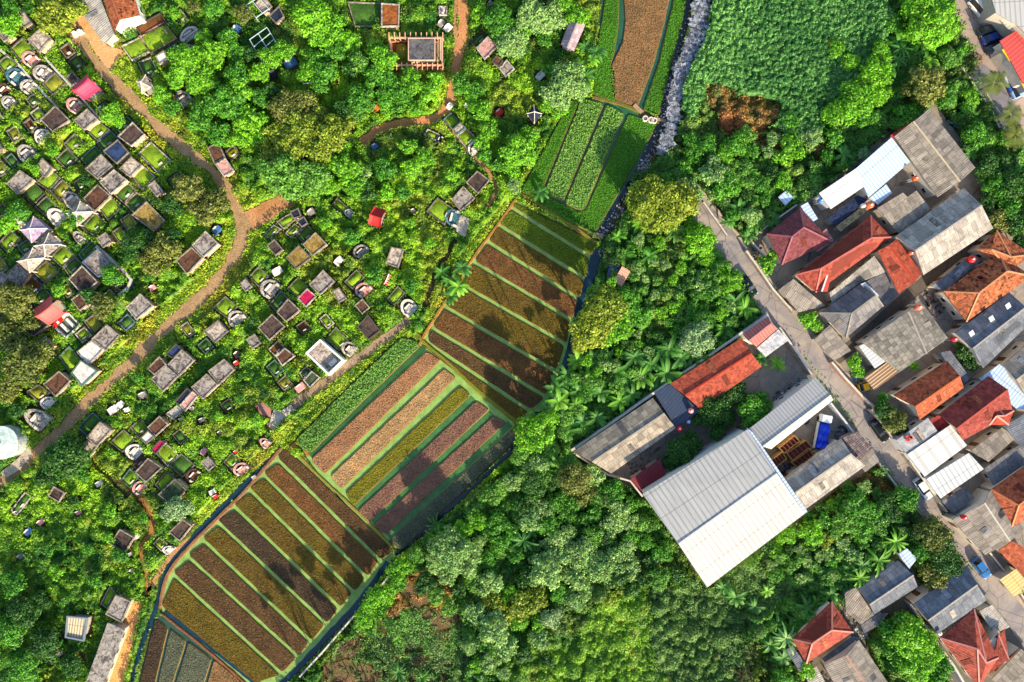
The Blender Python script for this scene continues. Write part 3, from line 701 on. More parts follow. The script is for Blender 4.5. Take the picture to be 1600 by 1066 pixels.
# ---- rows:  (type, colour, rim, corner pixels)
T=[
('s','pale','c',43,62,64,43,80,60,61,82),('p','g','lime',17,76,35,60,52,80,32,95),('h','pink',31,92,45,76,62,92,46,105),
('h','grey',48,118,62,98,82,110,68,128),('p','g','lime',-4,98,12,86,26,102,10,116),('h','teal',6,118,22,103,40,116,22,134),
('h','grey',28,137,44,121,58,132,42,147),('p','g','ochre',67,131,85,114,101,130,82,147),('h','pink',101,166,113,149,130,162,116,178),
('s','dark','c',63,187,86,165,109,188,82,206),('s','grey','c',115,188,136,170,152,186,131,203),('p','g','lime',134,203,151,188,170,203,152,219),
('p','t','dark',180,200,197,182,208,192,190,208),('s','dark','w',184,213,207,191,226,210,205,229),('s','blue','g',161,236,184,218,201,238,182,256),
('p','b','dark',152,222,172,205,186,219,163,235),('p','t','dark',127,248,147,229,158,239,138,259),('s','grey','c',133,264,158,241,176,260,152,280),
('s','pale','c',186,264,205,245,222,258,203,277),('p','w','lime',218,240,236,223,265,250,245,268),
('s','brown','c',324,231,341,222,352,246,335,256),('p','g','ochre',352,238,366,226,374,240,360,250),('s','pink','w',336,257,352,247,366,267,350,276),
('s','grey','c',10,287,31,266,53,281,27,304),('p','k','dark',33,299,52,285,69,302,50,319),('p','g','lime',57,285,77,264,93,278,76,297),
('p','g','ochre',80,299,97,281,110,294,95,312),('h','pale',96,308,111,296,126,311,109,327),('p','g','dark',55,323,72,307,87,321,71,337),('h','white',70,334,88,322,104,339,87,355),
('s','brown','c',130,310,152,288,173,306,148,331),('s','grey','w',155,284,178,265,198,281,173,304),('p','c','dark',178,303,198,285,211,298,194,317),
('p','c','dark',196,318,213,301,227,314,209,332),('p','w','lime',205,272,222,259,241,276,222,296),('p','g','lime',155,325,172,308,188,324,169,343),
('s','tan','c',206,336,229,315,257,344,240,362),('y','purple',32,360,53,338,75,357,50,380),('y','grey',53,385,77,364,97,382,71,402),('y','pale',27,409,52,387,71,403,47,427),
('y','pale',104,334,126,314,147,331,121,354),('s','grey','g',5,433,27,412,45,429,30,447),('p','b','earth',36,442,49,431,66,447,48,465),('p','g','lime',80,401,98,383,115,400,97,417),
('p','g','ochre',52,425,72,408,91,425,72,442),('s','grey','b',128,410,153,388,180,419,153,433),('p','t','dark',123,397,143,377,151,386,130,406),('s','dark','w',107,436,128,415,152,440,130,462),
('p','g','dark',100,418,117,402,128,414,110,433),('p','g','lime',128,355,148,333,164,350,146,367),
('s','brown','c',275,407,299,386,317,403,292,429),('s','grey','w',300,383,321,361,341,381,318,402),('s','grey','w',197,480,219,459,239,478,213,500),
('p','b','dark',185,504,199,491,210,503,196,516),('s','grey','c',143,530,167,507,187,524,165,548),('p','t','dark',48,468,66,450,79,462,58,482),
('s','dark','g',29,510,52,488,76,508,52,526),('s','white','w',120,550,143,532,161,546,138,572),('p','g','lime',334,481,352,464,370,479,355,496),
('h','grey',354,495,370,482,386,495,363,512),('s','pale','g',318,518,341,500,356,518,336,536),('p','t','lime',93,557,108,542,127,564,109,583),
('s','white','t',111,583,126,563,153,580,128,604),('s','brown','c',68,600,92,580,110,595,87,620),('p','g','ochre',42,612,61,602,77,614,61,628),
('h','white',60,630,76,617,86,626,71,640),('h','grey',34,652,50,634,80,652,60,674),('p','t','dark',123,668,144,646,159,659,138,682),
('s','pale','c',135,684,156,659,174,673,151,698),('s','pale','c',118,708,136,688,152,698,133,722),('p','k','dark',113,692,126,676,137,686,121,705),
('s','brown','c',230,576,249,557,260,570,241,586),('s','grey','c',236,592,259,571,278,588,255,612),('s','grey','c',262,570,284,546,303,563,280,588),
('s','blue','k',259,553,275,537,284,546,269,560),('s','grey','c',299,605,323,584,340,601,317,624),('s','grey','c',325,580,350,561,366,578,342,601),
('s','pink','w',281,633,301,611,309,619,289,643),('s','navy','k',273,628,292,606,299,612,281,634),('p','w','white',259,647,276,634,286,642,271,655),
('s','brown','c',230,668,249,650,263,663,243,682),('p','g','lime',204,668,220,655,231,669,217,682),('s','white','g',219,685,231,673,242,683,228,694),
('p','g','lime',173,691,193,672,209,688,191,706),('h','white',192,708,208,690,226,702,209,719),('s','dark','c',211,738,231,716,253,731,228,754),
('p','k','earth',208,727,223,709,230,717,214,733),('p','t','lime',190,750,203,733,216,746,203,762),('h','pink',204,766,218,748,230,758,216,774),
('p','w','lime',244,708,259,693,278,712,262,728),('s','magenta','k',236,703,250,687,258,692,243,710),('p','g','dark',265,727,283,710,303,727,285,745),
('h','brown',287,747,301,729,314,738,300,754),('s','moss','g',247,773,273,748,291,765,268,790),('p','g','lime',243,757,259,737,272,748,252,767),
('p','g','lime',350,722,362,708,375,720,362,733),('h','pink',361,735,377,719,391,731,373,744),('s','dark','c',75,775,84,760,101,770,92,785),
('p','w','dark',18,797,38,770,48,777,27,804),('s','dark','c',172,849,187,827,210,840,194,866),('s','dark','c',264,832,285,811,300,822,281,846),
('p','c','lime',240,850,249,840,261,850,252,861),('h','white',252,860,262,851,273,857,262,867),('s','grey','c',165,960,181,930,204,940,190,973),
('p','c','lime',158,943,171,917,181,929,168,951),
('p','p','lime',236,82,219,57,255,36,274,60),('p','k','earth',213,41,249,21,260,37,222,54),('p','w','lime',191,72,220,58,231,80,206,93),('p','c','dark',216,98,235,90,246,112,228,121),
('y','pale',213,128,228,117,237,137,222,146),('h','white',278,60,298,38,312,48,288,66),('s','white','c',243,88,256,79,262,92,249,101),
('h','grey',272,152,285,138,302,155,284,167),('h','grey',24,238,40,222,57,239,38,255),('h','white',52,214,64,199,82,208,62,226),('h','brown',-6,143,6,127,16,138,2,152),
('s','pale','g',55,262,66,247,82,262,70,278),('s','pale','c',397,8,412,-8,425,10,412,22),('s','navy','g',420,25,436,9,444,26,431,37),
('p','c','dark',545,4,594,6,594,40,556,40),('s','rust','w',596,5,624,7,623,41,596,42),
('p','w','white',686,10,698,10,698,23,686,23),('s','pink','w',744,75,762,57,777,72,757,93),('p','k','dark',736,66,752,50,762,58,745,74),
('s','brown','k',768,96,776,86,786,95,780,104),('s','grey','w',780,107,792,93,804,108,790,120),('p','t','lime',693,187,705,177,718,190,706,201),
('s','pale','t',708,202,719,191,728,200,713,212),('p','w','lime',714,212,729,202,744,216,729,231),('h','white',728,232,744,216,754,228,738,244),
('p','w','lime',663,211,669,202,686,210,682,220),('h','navy',679,219,685,211,693,215,687,225),
('p','c','lime',412,367,427,352,438,358,422,373),('p','c','lime',433,346,453,334,461,343,443,357),('s','navy','g',453,331,466,325,471,338,459,342),
('p','c','lime',446,364,460,350,471,358,455,371),('s','navy','g',463,345,475,338,481,349,471,355),('p','g','dark',464,368,480,352,492,365,475,380),
('s','tan','c',473,382,493,363,511,382,488,400),('s','tan','g',447,402,467,383,486,403,463,421),('p','g','lime',519,320,527,310,545,326,537,334),
('h','white',536,333,545,325,553,332,546,341),('h','grey',548,398,562,379,578,389,562,404),('s','pale','c',603,412,611,386,631,390,622,419),
('p','g','lime',668,330,684,310,706,326,694,350),('h','teal',692,345,700,325,720,331,713,357),('s','grey','c',705,312,724,291,742,310,720,330),
('s','dark','c',728,285,746,267,765,282,747,303),('p','g','lime',539,440,557,422,568,434,551,451),('h','pink',551,454,569,438,583,451,564,466),
('p','g','lime',605,467,621,448,632,458,616,476),('h','white',622,480,637,463,653,480,637,496),('s','dark','k',558,510,575,492,594,517,576,531),
('s','grey','c',483,445,505,422,523,440,500,461),('p','g','lime',449,451,466,434,481,448,465,464),('s','magenta','w',465,466,480,451,494,463,478,480),
('s','dark','c',432,488,450,467,469,485,447,503),('p','g','dark',422,475,439,455,449,467,432,486),('s','dark','c',403,512,425,491,445,510,421,532),
('p','g','lime',390,432,404,417,419,432,404,447),('h','grey',402,452,420,433,439,446,420,468),('p','g','lime',510,530,525,512,545,534,529,547),
('s','brown','w',431,557,445,544,461,556,441,572),('p','w','earth',420,546,434,533,444,543,430,556),('h','grey',530,546,544,530,558,544,546,558),
('s','moss','w',474,594,487,580,500,590,484,606),('p','w','dark',468,583,478,573,486,580,474,592),
('h','grey',0,160,12,147,26,158,12,172),('p','g','lime',-2,380,16,360,30,374,12,394),('s','grey','c',-12,440,2,424,12,434,0,450),
('p','g','dark',88,248,104,232,120,248,104,264),('p','g','lime',100,225,116,209,130,222,114,238),('h','pink',404,690,412,682,424,692,414,702),
]
# infill of half overgrown graves between the listed ones, in the packed parts of the burial ground
_ri=random.Random(3)
def infill(poly,n,ang,types):
    cnt=0; q=pxy(poly); tries=0
    while cnt<n and tries<4000:
        tries+=1; pt=inside(q,6)
        if len(pt)==0: continue
        c=pt[0]; a=math.radians(ang+_ri.uniform(-5,5)); w_=_ri.uniform(1.5,2.2); l_=_ri.uniform(1.8,2.6)
        u=Vector((math.cos(a),math.sin(a))); v=Vector((-u.y,u.x)); C=Vector((c[0],c[1]))
        pts=[C-u*w_/2+v*l_/2,C+u*w_/2+v*l_/2,C+u*w_/2-v*l_/2,C-u*w_/2-v*l_/2]
        ok=True
        for s_ in (-.6,-.3,0,.3,.6):
            for t_ in (-.6,-.3,0,.3,.6):
                z=C+u*w_*s_+v*l_*t_; i=int((z.x-X0)/RS); j=int((z.y-Y0)/RS)
                if not(0<=i<NX and 0<=j<NY) or not mask[j,i]: ok=False
        if not ok: continue
        px=[]; 
        for p_ in pts: px+= [800+p_.x/S/(1-.6/H),533-p_.y/S/(1-.6/H)]
        k=_ri.choice(types)
        if k[0]=='p': plot(tuple(px),.6,k[1],k[2],stone=_ri.random()<.6)
        elif k[0]=='h': shoe(tuple(px),k[1],.9)
        else:
            px=[]
            for p_ in pts: px+=[800+p_.x/S/(1-1.9/H),533-p_.y/S/(1-1.9/H)]
            slab(k[1],tuple(px),1.9,k[2])
        cnt+=1
for r in T:
    if r[0]=='s': slab(r[1],r[3:],1.7+((r[3]*7+r[4]*3)%10)*.07,r[2])
    elif r[0]=='p': plot(r[3:],.65,r[1],r[2],stone=(r[3]*3)%2==0)
    elif r[0]=='h': shoe(r[2:],r[1])
    elif r[0]=='y': pyr(r[2:],r[1])
sweep((112,137,136,117,157,139,132,157),('#d8355a','#a81f3f'),'crimson ribbed swept roof pavilion beside the dirt path, upper left')
sweep((53,483,80,462,102,490,77,508),('#d9605a','#b84840'),'salmon red swept roof pavilion in front of a white paved court')
sweep((594,357,575,350,585,323,603,328),('#c4201f','#8f1414'),'small bright red swept roof shrine standing alone in the grass',1.8,.8,'shrine')
e=sweep((597,442,605,427,611,431,605,447),('#c4302f','#e0d8cc'),'tiny red and white roofed altar below the spotted pale tomb roof',1.0,.3,'altar')
# white court before the salmon pavilion
c=(82,510,106,486,127,508,104,529); q=[p.xy for p in quadpts(c,.5)]; cc=sum((p for p in q),Vector((0,0)))/4
e=empty('tomb_court',(cc.x,cc.y,0)); tag(e,'white walled court with two pale grave ledgers, below the salmon pavilion','tomb court')
bm=bmesh.new(); ring(bm,q,inset(q,.25),0,.7); bm_obj('kerb_wall',bm,m_plain('#e0ddd4'),e)
bm=bmesh.new(); poly_prism(bm,inset(q,.25),0,.12); bm_obj('grave_floor',bm,m_stain('#6a7a6a','#3a4a40'),e)
dr=q[1]-q[0]; rz=math.atan2(dr.y,dr.x)
for t in (.32,.68):
    p=q[0].lerp(q[1],t).lerp(q[3].lerp(q[2],t),.5); bm=bmesh.new(); box(bm,(p.x,p.y,.3),(.55,2.0,.4),rz); bmesh.ops.bevel(bm,geom=bm.edges[:],offset=.05,segments=1,affect='EDGES'); bm_obj('ledger_stone',bm,m_plain('#e6e2d8'),e)
for t in (.05,.5):
    p=q[0].lerp(q[1],t).lerp(cc,.2); bm=bmesh.new(); box(bm,(p.x,p.y,.75),(.9,.7,.12),rz); bm_obj('red_cover',bm,m_plain('#d0201c'),e)
excl(q)
# beamed mausoleum at the top
def mausoleum():
    h=2.3; O=[P(*a,h).xy for a in ((608,58),(692,58),(692,103),(612,103))]; cc=sum((p for p in O),Vector((0,0)))/4
    e=empty('mausoleum',(cc.x,cc.y,0)); tag(e,'large mausoleum with grey flat roof inside a fence of pink concrete beams','mausoleum')
    bm=bmesh.new(); ring(bm,O,inset(O,.25),h-.2,h+.05); bm_obj('ring_beam',bm,m_plain('#e0a080'),e)
    bm=bmesh.new(); ring(bm,inset(O,.05),inset(O,.2),0,.8); bm_obj('low_wall',bm,m_plain('#b87858'),e)
    for k in range(11):
        for v,s_ in ((0,1),(1,-1)):
            p=O[0].lerp(O[1],k/10).lerp(O[3].lerp(O[2],k/10),v); bm=bmesh.new(); box(bm,(p.x,p.y+s_*.15,h+.13),(.14,1.3,.16)); bm_obj('rafter_stub',bm,m_plain('#e8b090'),e)
            bm=bmesh.new(); box(bm,(p.x,p.y-s_*.12,(h-.2)/2),(.16,.16,h-.2)); bm_obj('column',bm,m_plain('#d89878'),e)
    R=[P(*a,h+.3).xy for a in ((638,60),(680,60),(680,95),(638,95))]
    bm=bmesh.new(); poly_prism(bm,R,h+.22,h+.42); bm_obj('roof_slab',bm,m_stain('#6d6a6c','#3a393c'),e)
    bm=bmesh.new(); ring(bm,inset(R,-.04),inset(R,.14),h+.2,h+.5); bm_obj('roof_rim',bm,m_plain('#c8a890'),e)
    bm=bmesh.new(); poly_prism(bm,inset(R,.3),0,h+.2); bm_obj('wall',bm,m_plain('#b8a090'),e)
    bm=bmesh.new(); poly_prism(bm,inset(O,.3),0,.1); bm_obj('grave_floor',bm,m_grass('#7a8a2a','#8a5a30'),e)
    bm=bmesh.new(); a=P(628,80).xy; bmesh.ops.create_uvsphere(bm,u_segments=14,v_segments=8,radius=1.3,matrix=Matrix.Translation((a.x,a.y,.1))@Matrix.Diagonal((1,1.2,.6,1))); bm_obj('grave_mound',bm,m_grass('#7f9a2a','#a07030'),e,True)
    for k in range(3):
        p=P(684+k*2.6,80).xy; bm=bmesh.new(); box(bm,(p.x,p.y,.4+.25*k),(.2,4.2,.15)); bm_obj('step',bm,m_plain('#cdb8a0'),e)
    excl(O,.1)
mausoleum()
# white framed tomb (510,558)
h=2.2; O=[P(*a,h).xy for a in ((477,552),(500,530),(538,563),(513,587))]; cc=sum((p for p in O),Vector((0,0)))/4
e=empty('framed_tomb',(cc.x,cc.y,0)); tag(e,'large tomb with thick white frame, half roofed, beside the leafy crop strip','tomb')
bm=bmesh.new(); ring(bm,O,inset(O,.35),0,h); bm_obj('wall',bm,m_plain('#e6e4de'),e)
a=inset(O,.36); L1=[a[0],a[1],a[1].lerp(a[2],.55),a[0].lerp(a[3],.55)]
bm=bmesh.new(); poly_prism(bm,L1,h-.35,h-.15); bm_obj('roof_slab',bm,m_stain('#c8b8a8','#6a5c54'),e)
bm=bmesh.new(); poly_prism(bm,a,0,.15); bm_obj('grave_floor',bm,m_stain('#dcdcd4','#8a9a70'),e)
b=L1[3].lerp(L1[2],.5).lerp(a[3].lerp(a[2],.5),.55); bm=bmesh.new(); box(bm,(b.x,b.y,.5),(1.6,.9,.7),.7); bmesh.ops.bevel(bm,geom=bm.edges[:],offset=.08,segments=2,affect='EDGES'); bm_obj('altar',bm,m_plain('#f0eee8'),e)
excl(O)
# pipe frames in the greenery
def frame(corners,nx,ny,label,col='#b8cdd0',h=2.1,th=.1):
    q=[P(corners[i],corners[i+1],h).xy for i in range(0,8,2)]; cc=sum((p for p in q),Vector((0,0)))/4
    e=empty('pipe_frame',(cc.x,cc.y,0)); tag(e,label,'frame','pipe frames over old graves'); m=m_plain(col)
    def bar(a,b,z):
        bm=bmesh.new(); d2=b-a; box(bm,((a.x+b.x)/2,(a.y+b.y)/2,z),(d2.length+th,th,th),math.atan2(d2.y,d2.x)); bm_obj('rail',bm,m,e)
    for i in range(nx+1): t=i/nx; bar(q[0].lerp(q[1],t),q[3].lerp(q[2],t),h)
    for i in range(ny+1): t=i/ny; bar(q[0].lerp(q[3],t),q[1].lerp(q[2],t),h+.004)
    for p in q:
        bm=bmesh.new(); box(bm,(p.x,p.y,h/2-.06),(th*.9,th*.9,h-.12)); bm_obj('post',bm,m,e)
frame((390,62,417,43,434,70,409,96),2,3,'pale blue pipe frame grid among bushes, left of the lime tree')
frame((496,88,522,69,532,83,508,99),2,1,'thin pale blue pipe frame sunk in bushes above the yellow trees')
frame((472,116,492,112,495,128,474,131),1,1,'small white square frame at the rim of the olive tree','#d8d8d4')
frame((385,8,404,-4,420,14,400,28),2,1,'pale pipe frame beside a flat tomb roof at the top edge')
# steps arc of blue masonry right of bush covered tomb
def wall_line(name,label,pts,h,w,mat,z0=0,cat='wall',group=None,cop=True):
    c=[P(a,b,h).xy for a,b in pts]; m=c[len(c)//2]; e=empty(name,(c[0].x,c[0].y,0)); tag(e,label,cat,group)
    bm=bmesh.new()
    pl=strip_poly(c,w,0,100) if len(c)==2 else None
    def st(w,z0,z1,nm,mt):
        bm=bmesh.new(); L=[];R=[]
        for i,p in enumerate(c):
            a_=(c[i]-c[i-1]).normalized() if i else None; b_=(c[i+1]-c[i]).normalized() if i<len(c)-1 else None
            t=(a_ or b_)+(b_ or a_); t.normalize(); n=Vector((-t.y,t.x)); L.append(p+n*w/2); R.append(p-n*w/2)
        V=[[bm.verts.new((p.x,p.y,z)) for p in s] for s in (L,R) for z in (z0,z1)]
        for i in range(len(c)-1):
            for A_,B_ in ((0,1),(1,3),(3,2),(2,0)): bm.faces.new((V[A_][i],V[A_][i+1],V[B_][i+1],V[B_][i]))
        for i in (0,len(c)-1): bm.faces.new((V[0][i],V[1][i],V[3][i],V[2][i]))
        bm_obj(nm,bm,mt,e)
    st(w,z0,h,'wall_body',mat)
    if cop: st(w+.08,h+.002,h+.08,'coping',m_plain('#c4beb2'))
    q=strip_poly(c,w+.1,0,2) if True else None
    excl(q); return e
wall_line('wall','blue tinted curved masonry wall around the bush covered tomb',[(150,385),(168,400),(190,420),(205,437),(200,450),(185,462)],.9,.5,m_stain('#6f8aa8','#3a4a5c'))
wall_line('wall','low wet kerb running diagonally between the upper left graves',[(0,78),(28,100),(52,128),(72,150),(92,170)],.35,.35,m_stain('#7d8088','#4a4c54'))
wall_line('wall','long narrow kerb beside the sunken graves left of the crimson pavilion',[(70,90),(95,118),(125,150),(160,190)],.35,.3,m_stain('#5d5048','#3a3430'))
# water tank
t=P(2,692,3); e=empty('water_tank',(t.x,t.y,0)); tag(e,'big round white topped tank cut by the left edge','tank')
bm=bmesh.new(); bmesh.ops.create_cone(bm,cap_ends=True,segments=40,radius1=3.0,radius2=3.0,depth=3.0,matrix=Matrix.Translation((t.x,t.y,1.5))); bm_obj('drum',bm,m_stain('#b8c4c0','#7a8480'),e)
bm=bmesh.new(); bmesh.ops.create_cone(bm,cap_ends=True,segments=40,radius1=3.08,radius2=.3,depth=.35,matrix=Matrix.Translation((t.x,t.y,3.18))); bm_obj('lid',bm,m_stain('#dfeee8','#a8bcb4',.5),e)
bm=bmesh.new(); bmesh.ops.create_cone(bm,cap_ends=True,segments=14,radius1=.3,radius2=.3,depth=.25,matrix=Matrix.Translation((t.x,t.y,3.45))); bm_obj('hatch',bm,m_plain('#9aa8a2'),e)
excl([(t.x+3*math.cos(a/3),t.y+3*math.sin(a/3)) for a in range(19)])
# scattered broken white slabs and stones
def stone(px,py,s,col,label=None,h=.5,name='grave_marker'):
    p=P(px,py); e=empty(name,(p.x,p.y,0),0); rz=random.uniform(.4,1.0)
    bm=bmesh.new(); box(bm,(p.x,p.y,h/2),(s*1.5,s,h),rz); bmesh.ops.bevel(bm,geom=bm.edges[:],offset=.06,segments=1,affect='EDGES'); bm_obj('base',bm,m_plain(col),e)
    d2=Vector((-math.sin(rz),math.cos(rz)))*s*.35; bm=bmesh.new(); box(bm,(p.x+d2.x,p.y+d2.y,h+.25),(s*.8,.14,.6),rz); bmesh.ops.bevel(bm,geom=bm.edges[:],offset=.05,segments=1,affect='EDGES'); bm_obj('headstone',bm,m_plain('#cfc9be'),e)
    tag(e,label,'grave marker','small grave markers in the grass')
    q=[(p.x-s*.9,p.y-s*.9),(p.x+s*.9,p.y-s*.9),(p.x+s*.9,p.y+s*.9),(p.x-s*.9,p.y+s*.9)]; excl(q)
    if not label: AUTO.append((e,{'#d8d4ca':'small white grave marker','#c02a2a':'small red grave marker','#3f6a9a':'small blue grave marker','#8a8580':'small grey grave marker','#2a2a30':'small black grave marker','#d89090':'small pink grave marker','#c07030':'small orange grave marker'}[col],px,py)); return e
for a in [(340,360,1.2,'#3f6a9a'),(66,815,.9,'#d89090'),(47,830,1.1,'#3f6a9a'),(35,868,.8,'#8a8580'),(28,800,.7,'#8a8580'),(157,755,1,'#d8d4ca'),(125,800,.8,'#d89090'),
 (215,838,.8,'#d8d4ca'),(205,865,.7,'#d8d4ca'),(208,890,.6,'#8a8580'),(372,553,1,'#2a2a30'),(371,567,.8,'#c02a2a'),(317,656,.9,'#8a8580'),(302,638,.6,'#d8d4ca'),(285,655,.6,'#d8d4ca'),
 (345,675,.6,'#8a8580'),(333,768,.9,'#d8d4ca'),(338,775,.7,'#c02a2a'),(225,617,1.2,'#8a8580'),(240,450,.9,'#d89090'),(434,424,1.3,'#d8d4ca'),(487,332,1.1,'#8a8580'),(530,408,1.2,'#d8d4ca'),
 (646,330,.7,'#8a8580'),(766,8,.7,'#8a8580'),(763,24,.8,'#2a2a30'),(587,171,1,'#c07030'),(780,177,1.1,'#c02a2a'),(524,126,1.1,'#c07030'),(428,118,1.4,'#2a2a30'),(455,100,1.6,'#3f6a9a'),
 (703,167,.9,'#d8d4ca'),(700,45,1.1,'#d8d4ca'),(690,38,1.0,'#8a8580'),(844,120,1.2,'#d8d4ca'),(730,165,.7,'#d8d4ca'),(586,230,.9,'#3f6a9a'),(370,48,1.3,'#3f6a9a'),(186,188,.6,'#8a8580'),(470,605,1.3,'#d89090'),(370,705,.6,'#c02a2a'),(398,745,.6,'#8a8580'),
 (320,705,1,'#d89090'),(178,640,1.3,'#d8d4ca'),(190,632,1,'#d8d4ca'),(200,640,.8,'#d8d4ca'),(270,402,1,'#2a2a30'),(120,55,.8,'#d8d4ca'),(128,52,.7,'#d8d4ca'),(36,20,.9,'#d8d4ca'),(96,1020,.8,'#8a8580')]: stone(*a)
_ty=[('p','g','lime'),('p','c','lime'),('p','k','dark'),('p','g','dark'),('p','g','ochre'),('p','w','lime'),('p','t','dark'),('p','g','lime'),('p','c','ochre'),('p','g','earth'),('h','grey'),('s','grey','c'),('s','dark','g'),('s','pale','g'),('s','brown','c')]
infill([(-5,50),(60,20),(130,95),(240,235),(290,300),(230,400),(200,500),(120,545),(-5,545)],44,36,_ty)
infill([(410,350),(640,440),(640,500),(540,560),(480,620),(400,690),(270,760),(180,700),(250,560)],14,38,_ty)
infill([(230,30),(300,20),(320,60),(280,110),(235,110)],5,36,_ty)
# broken concrete apron, lower middle
for pts,cl,lb in (([(398,633),(412,628),(428,640),(424,652),(408,648)],'#c87a78','pink concrete grave slab at the end of a footpath'),([(424,640),(440,642),(455,632),(460,640),(442,655),(428,672),(420,668),(424,652)],'#d2cdc2','forked pale concrete slab beside the pink slab'),
    ([(712,362),(720,336),(736,343),(727,371)],'#dcd0c0','pale stone forecourt below the blue horseshoe grave'),([(2,738),(30,715),(48,695),(50,712),(30,735),(8,748)],'#c8bca8','stony pale apron between the round tank and the path')):
    q=pxy(pts); bm=bmesh.new(); poly_prism(bm,rounded(q,.3,2),0,.16); o=bm_obj('concrete_slab',bm,m_stain(cl,'#9a8878',1.4)); tag(o,lb,'slab','concrete slabs on the ground'); excl(q)
# ================================================================ HOUSES
ASB=m_asb('#a09689','#7d756c'); ASBD=m_asb('#7f7c7c','#5f5e62'); ASBB=m_asb('#7a7e86','#5e636c'); ASBT=m_asb('#b3a388','#8f8370'); ASBL=m_asb('#b5aea4','#928b82')
TERR=m_tile('#b85f3c','#93472c',.5); TERRD=m_tile('#b5683f','#7d4229',.22); MAR=m_tile('#7c4246','#693438',.75); RED=m_tile('#a34a38','#87382c',.5); REDB=m_tile('#b0523a','#984431',.6); PINKM=m_metal('#b86a62','#8f4a48',.6,.3,.7)
WHT=m_metal('#c4c7cb','#a8adb2',.62,.25); BLUM=m_metal('#b9cbe0','#93aac8',.62,.15); GREYM=m_metal('#b4b2ae','#949290',.62,.2); DMAR=m_metal('#7a1a26','#5c121c',.6,.2)
def roof_uv(bm,f,uvl):
    n=f.normal.copy()
    if n.z<0: n=-n
    hz=Vector((n.y,-n.x,0))
    if hz.length<.03:
        e=max(f.edges,key=lambda e:e.calc_length()); hz=e.verts[1].co-e.verts[0].co; hz.z=0
    hz.normalize(); v=n.cross(hz)
    for l in f.loops: l[uvl].uv=(l.vert.co.dot(hz),l.vert.co.dot(v))
